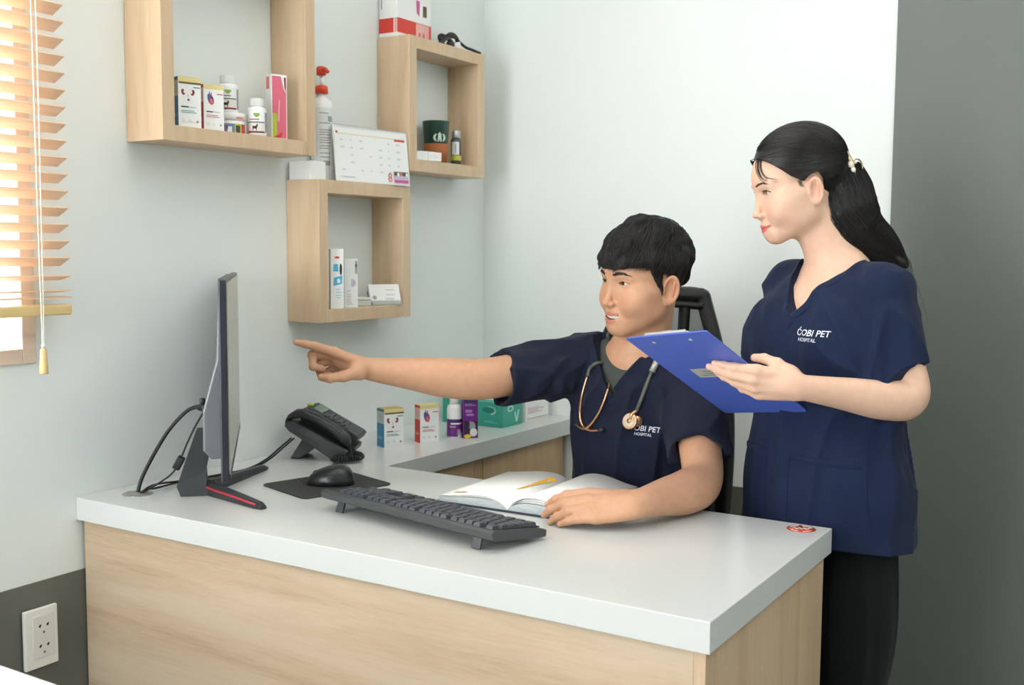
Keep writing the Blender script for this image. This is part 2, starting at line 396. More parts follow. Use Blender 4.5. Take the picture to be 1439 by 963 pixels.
medicine_box('medicine_box', 'white kidney medicine box in the large shelf, leftmost on it', (0.085, 1.630, S1Z), R_(-16), 'kidney', 0.052, 0.021, 0.106)
medicine_box('medicine_box', 'white heart medicine box in the large shelf beside the kidney box', (0.083, 1.699, S1Z), R_(-16), 'heart', 0.048, 0.022, 0.099)
medicine_box('medicine_box', 'white kidney medicine box with blue side on the counter beside the phone', (0.172, 2.212, ZT), R_(-25), 'kidney', 0.057, 0.042)
medicine_box('medicine_box', 'white heart medicine box with red side on the counter under the arm', (0.212, 2.318, ZT), R_(-25), 'heart', 0.057, 0.03)

def cyl_patch(b, r, a0, a1, z0, z1, m, n=14):
    vs = []
    for k in range(n+1):
        a = R_(a0+(a1-a0)*k/n); vs += [(r*math.cos(a), r*math.sin(a), z0), (r*math.cos(a), r*math.sin(a), z1)]
    b.add(vs, [(2*k, 2*k+2, 2*k+3, 2*k+1) for k in range(n)], m)
def supplement_bottle(label, loc, r, h, rz):
    t = thing('supplement_bottle', label, 'bottle', loc, rz, None)
    hb = h*0.78
    b = B().lathe([(r*0.93, 0), (r, 0.003), (r, hb*0.88), (r*0.9, hb*0.96), (r*0.66, hb), (r*0.66, h*0.82)], CLB, (0, 0, 0), 28)
    R1 = r+0.0002
    cyl_patch(b, R1, -180, 180, hb*0.1, hb*0.84, W_, 40)
    R1 += 0.0002
    cyl_patch(b, R1, -70, 34, hb*0.1, hb*0.16, MAR); cyl_patch(b, R1, -70, 34, hb*0.44, hb*0.475, DKI)
    cyl_patch(b, R1, -70, 34, hb*0.17, hb*0.43, C_('print_cream_pale', (232, 226, 218)))
    cyl_patch(b, R1, 38, 62, hb*0.12, hb*0.8, INK)
    R1 += 0.0002
    cyl_patch(b, R1, -32, 2, hb*0.68, hb*0.76, C_('print_leaf', (138, 168, 70))); cyl_patch(b, R1, -24, -6, hb*0.63, hb*0.68, C_('print_leaf', (138, 168, 70)))
    cyl_patch(b, R1, -58, 0, hb*0.54, hb*0.57, MAR)
    cyl_patch(b, R1, -40, -14, hb*0.24, hb*0.33, BLKP); cyl_patch(b, R1, -18, -10, hb*0.3, hb*0.39, BLKP); cyl_patch(b, R1, -38, -34, hb*0.17, hb*0.25, BLKP); cyl_patch(b, R1, -20, -16, hb*0.17, hb*0.25, BLKP)
    part('bottle_body', b, t)
    b = B()
    rc = r*0.74; n = 32; ring = []
    vs = []
    for z, q in ((h*0.8, 1), (h*0.985, 0.98)):
        for k in range(n*2):
            rr = rc*q*(1.0 if k % 2 else 0.95); a = PI*k/n; vs.append((rr*math.cos(a), rr*math.sin(a), z))
    m2 = n*2
    b.add(vs, [(k, (k+1) % m2, m2+(k+1) % m2, m2+k) for k in range(m2)] + [tuple(m2+k for k in range(m2)), tuple(range(m2))[::-1]], C_('bottle_cap', (226, 230, 226), 0.35))
    b.lathe([(rc*0.9, h*0.985), (rc*0.86, h)], C_('bottle_cap', (226, 230, 226), 0.35), (0, 0, 0), 28)
    part('cap', b, t); return t
tb = thing('supplement_tub', 'wide white tub with red and pet picture label under a bottle', 'tub', (0.060, 1.776, S1Z), R_(-28))
b = B().lathe([(0.029, 0), (0.031, 0.002), (0.031, 0.03), (0.0295, 0.031)], CLB, seg=32)
for a0, a1, m in ((-180, -38, REDP), (-38, 2, C_('print_bluepet', (120, 140, 176))), (2, 34, LIM), (34, 180, REDP)): cyl_patch(b, 0.0313, a0, a1, 0.0015, 0.023, m, 16)
for a0, a1, z0, z1, m in ((-28, -10, 0.004, 0.016, W_), (6, 26, 0.004, 0.019, DKI), (10, 22, 0.002, 0.006, MAR), (-34, -26, 0.01, 0.018, HBL)): cyl_patch(b, 0.0316, a0, a1, z0, z1, m, 6)
part('tub_body', b, tb)
b = B().lathe([(0.0325, 0.031), (0.0325, 0.045), (0.031, 0.0475), (0.02, 0.048)], CLB, seg=36); cyl_patch(b, 0.0327, 8, 40, 0.0335, 0.038, C_('print_coral', (226, 120, 118))); part('lid', b, tb)
supplement_bottle('white supplement bottle standing on top of the wide tub', (0.058, 1.771, S1Z+0.0481), 0.0235, 0.084, R_(-28))
supplement_bottle('white supplement bottle with a dark cat label beside the pink box', (0.086, 1.832, S1Z), 0.0225, 0.086, R_(-30))
r = thing('pink_carton', 'tall slim pink and white carton standing right in the large shelf', 'box', (0.075, 1.907, S1Z), R_(-20))
h, w, d = 0.15, 0.04, 0.032
b = B().box((0, 0, h/2), (d, w, h), W_, 0.0006); a = Art(b, FRONT(d))
a.rect(-w*0.45, 0.003, w*0.45, h-0.004, PNK); a.poly([(w*0.12, h-0.004), (w*0.45, h-0.004), (w*0.45, h*0.72), (w*0.3, h*0.78)], W_)
a.poly([(w*0.3, h-0.006), (w*0.44, h-0.006), (w*0.44, h*0.73), (w*0.34, h*0.8)], MAR)
a.rect(-w*0.45, 0.003, -w*0.16, h*0.4, LIM); a.poly([(-w*0.42, 0.004), (w*0.1, 0.004), (w*0.2, h*0.12), (-w*0.02, h*0.08)], REDP)
a.poly([(-w*0.12, h*0.28), (0, h*0.28), (w*0.04, h*0.6), (-w*0.02, h*0.62)], C_('print_blush', (238, 170, 178)))
Art(b, LEFT(w)).rect(-d*0.3, h*0.78, d*0.2, h*0.97, C_('print_coral', (226, 120, 118)))
part('carton', b, r)

# ---- middle shelf
def slim(name, label, loc, rz, w, d, h, art, cat='box'):
    r = thing(name, label, cat, loc, rz); b = B().box((0, 0, h/2), (d, w, h), W_, 0.0007); art(Art(b, FRONT(d)), w, d, h, b); part('carton', b, r)
    part('end_flap', B().box((0, 0, h+0.0004), (d*0.96, w*0.96, 0.0008), W_), r); return r
def art_tube(a, w, d, h, b):
    a.ell(0, h*0.86, w*0.2, h*0.018, REDP); a.poly([(-w*0.32, h*0.63), (w*0.1, h*0.62), (w*0.06, h*0.75), (-w*0.26, h*0.75)], SKY)
    a.ell(w*0.28, h*0.66, w*0.1, h*0.1, BLKP); a.poly([(-w*0.3, h*0.38), (w*0.36, h*0.42), (w*0.4, h*0.56), (-w*0.26, h*0.52)], SKY); a.poly([(0, h*0.43), (w*0.25, h*0.44), (w*0.2, h*0.5), (0, h*0.5)], W_)
    a.lines(-w*0.1, w*0.4, [h*q for q in (0.32, 0.27, 0.22, 0.18)], SKY, 0.0012)
def art_plain(a, w, d, h, b): a.rect(-w*0.35, h*0.95, -w*0.05, h*0.985, INK)
def art_moon(a, w, d, h, b):
    a.poly([(w*0.02, h*0.42)]+[(w*0.02+w*0.34*math.sin(t), h*0.51+h*0.085*-math.cos(t)) for t in [PI*k/10 for k in range(11)]], C_('print_lilac', (196, 186, 206)))
    a.rect(w*0.3, h*0.7, w*0.46, h*0.97, INK); a.rect(w*0.32, h*0.84, w*0.44, h*0.9, DKI); a.lines(-w*0.3, w*0.14, [h*q for q in (0.34, 0.27, 0.23, 0.19, 0.15, 0.11, 0.07)], INK, 0.0011, 4)
slim('toothpaste_box', 'slim white carton with sky blue prints standing left in the calendar shelf', (0.092, 2.096, S2Z), R_(-38), 0.0335, 0.022, 0.15, art_tube)
slim('tall_carton', 'plain tall white carton behind the blue printed one', (0.03, 2.083, S2Z), R_(-20), 0.04, 0.03, 0.163, art_plain)
slim('cream_carton', 'slim white carton with a lilac half moon beside the blue printed carton', (0.084, 2.158, S2Z), R_(-38), 0.0355, 0.026, 0.124, art_moon)
r = thing('plastic_case', 'small flat translucent case behind the business cards', 'case', (0.05, 2.235, S2Z), R_(-30))
b = B().box((0, 0, 0.0075), (0.05, 0.05, 0.015), C_('case_grey', (206, 208, 202)), 0.002); part('tray', b, r)
part('lid', B().box((0, 0, 0.019), (0.052, 0.052, 0.007), C_('case_lid', (222, 224, 218)), 0.002), r)
r = thing('business_card_holder', 'clear card holder of white business cards beside the flat case', 'card holder', (0.078, 2.308, S2Z), R_(-30))
hc = mat('clear_grey_acrylic', (190, 196, 192), 0.15)
b = B().box((0.0, 0, 0.002), (0.035, 0.085, 0.004), hc, 0.001).box((0.016, 0, 0.007), (0.003, 0.085, 0.012), hc, 0.001)
b.box((-0.015, 0, 0.02), (0.003, 0.085, 0.038), C_('holder_back', (92, 98, 94)), 0.001, Euler((0, R_(-25), 0)).to_matrix()); part('stand', b, r)
Mc = Matrix.Translation((0.002, 0, 0.0055)) @ Euler((0, R_(-24), 0)).to_matrix().to_4x4()
cs = []
for k in range(5):
    b = B(); bb = B().box((0.009-k*0.0022, 0, 0.0255), (0.0006, 0.088, 0.05), W_); b.add([Mc @ Vector(v) for v in bb.v], bb.f, W_)
    if k == 0:
        a = Art(b, Mc @ Matrix(((0, 0, 1, 0.0093), (1, 0, 0, 0), (0, 1, 0, 0), (0, 0, 0, 1))))
        a.lines(0.004, 0.04, (0.033,), INK, 0.0016); a.lines(0.004, 0.03, (0.021, 0.018), LBL, 0.001, 2); a.lines(0.0, 0.038, (0.009, 0.006), INK, 0.001, 4); a.ell(-0.031, 0.012, 0.006, 0.006, C_('print_seal', (150, 170, 164)))
    c = part('business_card', b); c.location = r.location; c.rotation_euler = r.rotation_euler
    tag(c, 'white business card, front one in the clear holder, seal at lower left' if k == 0 else 'white business card behind the front card in the clear holder', 'business card', 'business cards in the holder')
# ---- on top of the middle shelf
ST2 = 1.4332
r = thing('white_carton', 'small plain white carton on the middle shelf, left of the calendar', 'box', (0.044, 2.046, ST2), 0)
part('carton', B().box((0, 0, 0.023), (0.07, 0.056, 0.046), W_, 0.0012), r); part('lid_flap', B().box((0, 0, 0.0463), (0.068, 0.027, 0.0006), W_), r)
r = thing('pump_bottle', 'tall white pump bottle with red nozzle behind the calendar', 'bottle', (0.030, 2.116, ST2), R_(-40))
b = B().lathe([(0.026, 0), (0.028, 0.004), (0.028, 0.19), (0.025, 0.203), (0.012, 0.212), (0.011, 0.222)], CLB, seg=32)
cyl_patch(b, 0.0282, -95, 70, 0.02, 0.185, C_('label_pale', (226, 230, 228)), 30)
for k, z in enumerate((0.17, 0.145, 0.128, 0.122, 0.116, 0.108, 0.102, 0.096, 0.088, 0.082, 0.07, 0.06)): cyl_patch(b, 0.0284, -20, 30+10*((k*7) % 3), z, z+0.0022, INK, 10)
for k in range(9): cyl_patch(b, 0.0285, 0+k*5, 0+k*5+2.4, 0.04, 0.052, DKI, 2)
cyl_patch(b, 0.0284, 25, 55, 0.15, 0.164, INK, 6)
part('bottle_body', b, r)
RN = C_('pump_red', (226, 74, 44), 0.35)
b = B().lathe([(0.0165, 0.222), (0.0165, 0.238), (0.013, 0.242)], RN, seg=24).lathe([(0.0045, 0.242), (0.0045, 0.268)], CLB, seg=12)
b.lathe([(0.011, 0.268), (0.0125, 0.272), (0.0125, 0.286), (0.009, 0.29)], RN, seg=20); b.tube(bez([(0, 0, 0.281), (0.02, 0.006, 0.282), (0.036, 0.011, 0.272)], 5), 0.0048, RN, 10)
part('pump_head', b, r, label='red pump nozzle')
r = thing('desk_calendar', 'white spiral desk calendar showing page 8 on the middle shelf', 'calendar', (0.099, 2.2375, ST2), R_(-6.5))
ca = Matrix.Translation((0.004, 0, 0)) @ Euler((0, R_(-6), 0)).to_matrix().to_4x4(); cw, ch = 0.268, 0.143
b = B(); bb = B().box((-0.0006, 0, ch/2), (0.0012, cw, ch), W_)
b.add([ca @ Vector(v) for v in bb.v], bb.f, C_('calendar_board', (232, 234, 232)))
part('back_board', B().box((-0.0208, -0.006, ch/2-0.0004), (0.0015, cw-0.02, ch-0.001), C_('calendar_board', (232, 234, 232)), 0, Euler((0, R_(3), 0)).to_matrix()), r)
part('base_board', B().box((-0.009, -0.006, 0.0007), (0.026, cw-0.02, 0.0012), C_('calendar_board', (232, 234, 232))), r)
part('front_board', b, r)
b = B(); bb = B().box((0.0005, 0, ch/2-0.002), (0.0008, cw-0.006, ch-0.008), W_); b.add([ca @ Vector(v) for v in bb.v], bb.f, W_)
a = Art(b, ca @ Matrix(((0, 0, 1, 0.0010), (1, 0, 0, 0), (0, 1, 0, 0), (0, 0, 0, 1))))
a.rect(-cw*0.46, ch-0.021, cw*0.47, ch-0.019, CRE); a.ell(-cw*0.455, ch-0.017, 0.004, 0.003, REDP); a.rect(cw*0.31, ch-0.026, cw*0.46, ch-0.0205, REDP)
PG = C_('print_faint', (204, 210, 214)); rr = random.Random(5)
for i in range(7):
    for j in range(5):
        if rr.random() < 0.75: a.rect(-cw*0.42+i*cw*0.125, 0.03+j*0.019, -cw*0.42+i*cw*0.125+rr.uniform(0.006, 0.014), 0.03+j*0.019+0.0035, PG)
a.rect(-cw*0.44, 0.012, -cw*0.26, 0.0145, PG)
a.rect(cw*0.27, 0.006, cw*0.47, 0.022, C_('print_magenta', (204, 88, 150))); a.rect(cw*0.27, 0.014, cw*0.47, 0.026, C_('print_lilac', (196, 186, 206))); a.rect(cw*0.27, 0.026, cw*0.47, 0.036, C_('print_foliage', (116, 122, 80)))
for k in range(5): a.ell(cw*(0.29+k*0.04), 0.029, 0.004, 0.005, [DKI, W_, PNK, DKI, W_][k])
b.text('8', ca @ Matrix(((0, 0, 1, 0.0026), (1, 0, 0, cw*0.215), (0, 1, 0, 0.0175), (0, 0, 0, 1))), 0.034, C_('print_coral', (226, 120, 118)), depth=0.0001)
part('page', b, r)
b = B()
for k in range(36):
    y = -cw*0.47+k*cw*0.94/35; c0 = ca @ Vector((-0.004, y, ch-0.001))
    b.tube([c0+Vector((0.0052*math.cos(t), 0, 0.0052*math.sin(t))) for t in [2*PI*q/8 for q in range(8)]], 0.0005, C_('spiral_grey', (186, 188, 188)), 4, closed=True)
part('spiral_binding', b, r)
# ---- shelf with tumbler
r = thing('tumbler', 'dark green tumbler with white emblem and brown leather sleeve', 'tumbler', (0.058, 2.572, S3Z), R_(-46))
GRN = C_('tumbler_green', (32, 66, 54), 0.35)
b = B().lathe([(0.028, 0), (0.031, 0.003), (0.0385, 0.116), (0.0395, 0.119), (0.0385, 0.121), (0.0365, 0.121), (0.034, 0.07), (0.03, 0.01)], GRN, seg=40)
def on_cone(u, v):  # u: arc length, v: height
    rad = 0.031+(v-0.003)/0.113*0.0075+0.0004; a = u/rad; return (rad*math.cos(a), rad*math.sin(a), v)
def cone_poly(pts, m): b.add([on_cone(*p) for p in pts], [tuple(range(len(pts)))], m)
EW = C_('emblem_white', (206, 222, 212)); u0 = 0.006
for s in (-1, 1):
    arc = [(u0+s*(0.013+0.006*math.sin(t)), 0.062+0.021*t/PI*1.0) for t in [PI*k/8 for k in range(9)]]; arc2 = [(u0+s*(0.0085+0.004*math.sin(t)), 0.063+0.019*t/PI) for t in [PI*k/8 for k in range(9)]]
    for k in range(8): cone_poly([arc[k], arc[k+1], arc2[k+1], arc2[k]] if s < 0 else [arc[k], arc2[k], arc2[k+1], arc[k+1]], EW)
    cone_poly([(u0+s*0.003, 0.0765), (u0+s*0.007, 0.083), (u0+s*0.0015, 0.0815)][::-s], EW)
cone_poly([(u0-0.0065, 0.0605), (u0+0.0065, 0.0605), (u0+0.0045, 0.078), (u0-0.0045, 0.078)], EW); cone_poly([(u0-0.0035, 0.0785), (u0+0.0035, 0.0785), (u0+0.003, 0.0845), (u0, 0.089), (u0-0.003, 0.0845)], EW)
part('cup', b, r)
b = B().lathe([(0.0308, 0.004), (0.0322, 0.0042), (0.0362, 0.056), (0.0352, 0.0563), (0.0345, 0.054)], C_('sleeve_brown', (168, 98, 50), 0.6), seg=40); part('sleeve', b, r, label='brown leather sleeve')
r = thing('spice_bottle', 'small dark bottle with silver cap and yellow-green band', 'bottle', (0.075, 2.648, S3Z), R_(-28))
b = B().lathe([(0.0145, 0), (0.0155, 0.002), (0.0155, 0.072), (0.013, 0.078), (0.011, 0.08)], C_('bottle_dark', (70, 78, 74), 0.2), seg=26)
cyl_patch(b, 0.0157, -180, 180, 0.014, 0.028, C_('band_lime', (186, 190, 66)), 30); cyl_patch(b, 0.0157, -75, 12, 0.03, 0.068, C_('label_pale', (226, 230, 228)), 12); cyl_patch(b, 0.0159, -36, -24, 0.034, 0.062, INK, 4)
part('bottle_body', b, r)
part('cap', B().lathe([(0.0135, 0.079), (0.0145, 0.081), (0.0145, 0.099), (0.012, 0.102)], mat('cap_silver', (186, 188, 186), 0.3, 0.6), seg=26), r, label='silver cap')
r = thing('pill_box', 'low white box lying in front of the green tumbler', 'box', (0.098, 2.468, S3Z), R_(-12))
b = B().box((0, 0, 0.0125), (0.022, 0.1, 0.025), W_, 0.001); Art(b, FRONT(0.022)).rect(-0.001, 0, 0.0, 0.025, INK).lines(0.008, 0.04, (0.015, 0.01), C_('print_pale', (222, 224, 224)), 0.002); part('carton', b, r)
part('lid_flap', B().box((0, 0, 0.0253), (0.021, 0.05, 0.0006), W_), r)
r = thing('vial', 'small grey bottle behind the low white box, left of tumbler', 'bottle', (0.028, 2.43, S3Z), 0)
part('bottle_body', B().lathe([(0.012, 0), (0.013, 0.002), (0.013, 0.05), (0.008, 0.058), (0.008, 0.062)], C_('vial_grey', (110, 116, 110), 0.3), seg=20), r); part('cap', B().lathe([(0.009, 0.06), (0.009, 0.072)], C_('vial_cap', (196, 198, 192), 0.4), seg=18), r)
# ---- on top of it
ST3 = 1.8402
r = thing('red_striped_carton', 'white carton with red stripe on top of the tumbler shelf', 'box', (0.036, 2.458, ST3), 0)
h, w, d = 0.16, 0.152, 0.064
b = B().box((0, 0, h/2), (d, w, h), W_, 0.001); a = Art(b, FRONT(d)); RS = C_('stripe_red', (216, 62, 50))
a.rect(-w/2, 0.011, w/2, 0.05, RS); a.rect(w*0.04, 0.012, w*0.44, 0.049, C_('stripe_rose', (230, 158, 148)))
for k in range(9): a.rect(w*(0.05+k*0.043), 0.014, w*(0.05+k*0.043)+0.0015, 0.046, W_)
for k in (0.12, 0.24): a.rect(w*k, 0.013, w*k+0.008, 0.024, C_('stripe_deep', (206, 92, 84)))
a.poly([(w*0.06, 0.076), (w*0.14, 0.068), (w*0.15, 0.11), (w*0.04, 0.11)], C_('print_magenta', (204, 88, 150))); a.rect(w*0.25, 0.07, w*0.36, 0.1, C_('print_brown', (92, 74, 50)))
a = Art(b, LEFT(w)); a.rect(-d/2, 0.011, d*0.28, 0.05, RS); a.rect(d*0.33, 0.011, d*0.42, 0.05, C_('stripe_rose', (230, 158, 148))); a.rect(d*0.46, 0.011, d*0.5, 0.05, RS); a.rect(-d*0.4, 0.075, -d*0.34, 0.13, INK)
part('carton', b, r)
BK = C_('cable_black', (26, 26, 28), 0.5)
r = thing('cable_bundle', 'coiled black cable with white tag on top of the tumbler shelf', 'cable', (0.06, 2.63, ST3), 0)
b = B(); pts = []
for k in range(85):
    t = 2*PI*k/17; rr_ = 0.033+0.005*math.sin(k*0.9); pts.append((0.012*math.sin(t*0.5+1), rr_*math.cos(t), 0.022+0.6*rr_*math.sin(t)*(0.9)+0.001*(k/17)))
b.tube(bez(pts, 2), 0.0052, BK, 7); b.tube(bez([(0.02, -0.02, 0.03), (0.028, -0.05, 0.022), (0.032, -0.075, 0.008), (0.034, -0.09, 0.0045)], 6), 0.0042, BK, 7)
b.tube(bez([(0.02, 0.02, 0.03), (0.03, 0.045, 0.014), (0.036, 0.075, 0.0095), (0.04, 0.108, 0.005)], 6), 0.0042, BK, 7); part('coil', b, r)
part('tag', B().box((0.02, 0.012, 0.014), (0.0008, 0.03, 0.018), W_, 0, Euler((0.25, 0, -0.5)).to_matrix()), r, label='white paper tag')
part('plug', B().box((0.028, -0.028, 0.009), (0.016, 0.024, 0.016), BK, 0.003), r)
# ---- counter goods
r = thing('purple_label_bottle', 'white bottle with purple pet label on the counter', 'bottle', (0.236, 2.412, ZT), R_(-45))
b = B().lathe([(0.019, 0), (0.0205, 0.002), (0.0205, 0.08), (0.018, 0.088), (0.01, 0.093), (0.009, 0.097)], CLB, seg=30)
cyl_patch(b, 0.0207, -100, 100, 0.004, 0.052, PUR, 30); cyl_patch(b, 0.0209, -62, 100, 0.043, 0.051, C_('print_navy', (62, 56, 112)), 20); cyl_patch(b, 0.0211, -40, 60, 0.038, 0.042, W_, 10)
cyl_patch(b, 0.0209, 12, 44, 0.008, 0.024, INK, 8); cyl_patch(b, 0.0209, 20, 60, 0.004, 0.014, W_, 8); cyl_patch(b, 0.0209, -50, 0, 0.03, 0.033, C_('print_lilac', (196, 186, 206)), 8)
part('bottle_body', b, r); part('cap', B().lathe([(0.011, 0.09), (0.0125, 0.092), (0.0125, 0.118), (0.01, 0.12)], C_('bottle_cap', (226, 230, 226), 0.35), seg=22), r)
r = thing('purple_carton', 'slim purple carton with pet picture beside the purple label bottle', 'box', (0.272, 2.433, ZT), R_(-45))
h, w, d = 0.112, 0.041, 0.03
b = B().box((0, 0, h/2), (d, w, h), PUR, 0.0006); a = Art(b, FRONT(d))
a.rect(-w*0.44, h*0.86, w*0.44, h*0.95, C_('print_navy', (62, 56, 112))); a.lines(-w*0.4, w*0.4, [h*q for q in (0.83, 0.8)], C_('print_lilac', (196, 186, 206)), 0.0012)
a.rect(-w*0.36, h*0.63, w*0.1, h*0.7, C_('print_orchid', (178, 128, 190))); a.rect(-w*0.3, h*0.55, w*0.2, h*0.6, C_('print_orchid', (178, 128, 190)))
a.rect(-w*0.46, 0.002, w*0.46, h*0.42, C_('print_dusk', (56, 40, 66))); a.ell(w*0.12, h*0.28, w*0.2, h*0.13, INK); a.ell(w*0.2, h*0.14, w*0.25, h*0.1, C_('print_pale', (222, 224, 224))); a.ell(-w*0.02, h*0.38, w*0.06, h*0.05, INK)
a.ell(-w*0.2, h*0.05, w*0.26, h*0.045, YEL); part('carton', b, r); part('end_flap', B().box((0, 0, h+0.0004), (d*0.96, w*0.96, 0.0008), PUR), r)
r = thing('glove_box', 'teal cardboard glove box with slot lying on the counter', 'box', (0.162, 2.661, ZT), 0)
h, w, d = 0.072, 0.106, 0.212; TG = C_('glove_teal', (58, 168, 150), 0.4); TD = C_('glove_dark', (34, 128, 116)); TP = C_('glove_pale', (196, 232, 224))
b = B().box((0, 0, h/2), (d, w, h), TG, 0.001); a = Art(b, LEFT(w))
a.ell(d*0.27, h*0.68, 0.022, 0.0085, TD); 
for k in range(14):
    t0, t1 = -1.2+k*0.2, -1.2+(k+1)*0.2
    a.poly([(d*0.27+0.026*math.cos(t0), h*0.66+0.013*math.sin(t0)), (d*0.27+0.026*math.cos(t1), h*0.66+0.013*math.sin(t1)), (d*0.27+0.0225*math.cos(t1), h*0.67+0.0105*math.sin(t1)), (d*0.27+0.0225*math.cos(t0), h*0.67+0.0105*math.sin(t0))], TP)
a.poly([(d*0.0, h*0.3), (d*0.03, h*0.3), (d*0.1, h*0.98), (d*0.07, h*0.98)], C_('glove_mid', (120, 204, 190))); a.lines(d*0.2, d*0.42, (h*0.22, h*0.17), C_('glove_mid', (120, 204, 190)), 0.002)
a.poly([(-d*0.4, h*0.5), (-d*0.34, h*0.5), (-d*0.26, h*0.75), (-d*0.32, h*0.75)], TP); a.poly([(-d*0.34, h*0.5), (-d*0.28, h*0.62), (-d*0.2, h*0.75), (-d*0.26, h*0.72)], TP)
a = Art(b, FRONT(d)); a.ell(-w*0.1, h*0.72, w*0.16, h*0.12, TP); a.ell(-w*0.1, h*0.72, w*0.1, h*0.07, TG)
a.poly([(w*0.1, h*0.55), (w*0.17, h*0.55), (w*0.22, h*0.3), (w*0.3, h*0.62), (w*0.37, h*0.62), (w*0.26, h*0.15), (w*0.19, h*0.15)], TP)
part('carton', b, r); part('top_flap', B().box((0, 0, h+0.0004), (d*0.97, w*0.5, 0.0008), TG), r); part('slot_film', B().box((0.02, 0, h+0.0009), (0.1, 0.03, 0.0006), C_('film_pale', (210, 226, 222))), r)
r = thing('mask_box', 'flat white carton with small red print at the counter end', 'box', (0.19, 2.806, ZT), 0)
h, w, d = 0.062, 0.135, 0.155
b = B().box((0, 0, h/2), (d, w, h), W_, 0.001); a = Art(b, FRONT(d)); a.lines(-w*0.42, w*0.3, [h*q for q in (0.62, 0.54, 0.46, 0.38)], C_('print_rosegrey', (200, 160, 158)), 0.002, 8); a.rect(-w*0.45, h*0.1, w*0.45, h*0.14, GLD)
part('carton', b, r); part('top_flap', B().box((0, 0, h+0.0004), (d*0.97, w*0.5, 0.0008), W_), r)
# ---- round sticker
r = B(); M_stk = C_('sticker_red', (200, 74, 48), 0.35)
r.lathe([(0.0265, 0), (0.0265, 0.0004)], M_stk, seg=36)
for a0, a1, q in ((20, 80, 0.021), (100, 160, 0.021), (190, 250, 0.0205), (275, 330, 0.0205)):
    r.tube([(q*math.cos(R_(a0+(a1-a0)*k/6)), q*math.sin(R_(a0+(a1-a0)*k/6)), 0.0005) for k in range(7)], 0.0009, C_('sticker_white', (238, 226, 214)), 4)
r.tube(bez([(-0.016, -0.003, 0.0005), (-0.012, 0.006, 0.0005), (-0.008, -0.004, 0.0005), (-0.003, 0.005, 0.0005), (0.001, -0.004, 0.0005), (0.005, 0.005, 0.0005), (0.009, -0.004, 0.0005), (0.015, 0.004, 0.0005)], 5), 0.0012, C_('sticker_white', (238, 226, 214)), 4)
s = part('sticker', r, loc=(1.335, 1.962, ZT), rot=(0, 0, R_(20))); tag(s, 'round red sticker on the far right corner of the worktop', 'sticker')
# ================================================================== monitor
M_dk = mat('monitor_dark_plastic', (30, 33, 44), 0.35); M_dg = mat('stand_charcoal', (44, 48, 52), 0.4); M_mgl = mat('monitor_gloss_back', (112, 116, 120), 0.25)
M_scr = mat('screen_glass', (176, 174, 164), 0.25); M_red = mat('accent_red', (196, 40, 62), 0.3); M_fab = mat('cable_black', (26, 26, 28), 0.5)
mo = thing('computer_monitor', 'dark computer monitor seen edge on, on V-shaped feet', 'monitor', (0.2, 1.575, ZT+0.0006), R_(44.3))
# local: +X towards the viewer of the screen, +Y screen left to right seen from behind
PX = 0.040; PYc = 0.0
part('frame', B().box((PX, PYc, 0.270), (0.0145, 0.618, 0.372), M_dk, 0.003), mo)
b = B().box((PX+0.0078, PYc, 0.275), (0.002, 0.604, 0.35), M_scr); part('screen', b, mo, label='pale screen surface')
b = B()
b.prism([(PX-0.0085, 0.455), (PX-0.012, 0.455), (PX-0.018, 0.30), (PX-0.045, 0.20), (PX-0.045, 0.125), (PX-0.03, 0.108), (PX-0.0085, 0.108)], 'y', -0.20, 0.20, M_mgl, 0.004); part('back_cover', b, mo)
part('lower_bezel', B().box((PX+0.0075, PYc, 0.092), (0.004, 0.61, 0.012), M_dk, 0.001), mo)
b = B()   # slanted neck
for z0, z1 in ((0, 1),):
    P0 = [(-0.062, -0.03), (-0.002, -0.032), (-0.002, 0.032), (-0.062, 0.03)]; P1 = [(-0.046, -0.024), (0.002, -0.024), (0.002, 0.024), (-0.046, 0.024)]; P2_ = [(-0.030, -0.022), (0.007, -0.022), (0.007, 0.022), (-0.030, 0.022)]
    vs = [(x, y, 0.0) for x, y in P0]+[(x-0.008, y*0.9, 0.02) for x, y in P0]+[(x-0.014, y, 0.05) for x, y in P1]+[(x, y, 0.135) for x, y in P2_]
    fs = [(3, 2, 1, 0)]+[(4*i+k, 4*i+(k+1) % 4, 4*i+4+(k+1) % 4, 4*i+4+k) for i in range(3) for k in range(4)]+[(12, 13, 14, 15)]
    b.add(vs, fs, M_dg)
b.box((0.006, 0, 0.128), (0.03, 0.036, 0.026), M_dg, 0.004)
part('neck', b, mo)
def foot(name, tip, lo):
    b = B(); t = Vector(tip); s = Vector((-0.012, 0, 0)); d = (t-s).normalized(); n = Vector((-d.y, d.x, 0)); Lh = (t-s).length
    prof = [(0, 0.030, 0.026), (0.25, 0.028, 0.021), (0.6, 0.024, 0.017), (0.93, 0.02, 0.012), (1.0, 0.013, 0.006)]
    vs = []
    for q, w, h in prof:
        c = s+d*Lh*q; vs += [c+n*w*0.5, c+n*w*0.5+Vector((0, 0, h*0.75)), c+n*w*0.3+Vector((0, 0, h)), c-n*w*0.3+Vector((0, 0, h)), c-n*w*0.5+Vector((0, 0, h*0.75)), c-n*w*0.5]
    m = 6; fs = [(m*i+k, m*i+(k+1) % m, m*(i+1)+(k+1) % m, m*(i+1)+k) for i in range(len(prof)-1) for k in range(m)] + [tuple(range(m))[::-1], tuple(m*(len(prof)-1)+k for k in range(m))]
    b.add(vs, fs, M_dg); f = part(name, b, mo)
    b = B(); sg = lo
    pts = [s+d*Lh*q+n*sg*(w*0.5+0.0004)+Vector((0, 0, h*0.74)) for q, w, h in prof[:4]]
    b.tube(pts, 0.0022, M_red, 5); part('accent_strip', b, f, label='red accent strip')
    return f
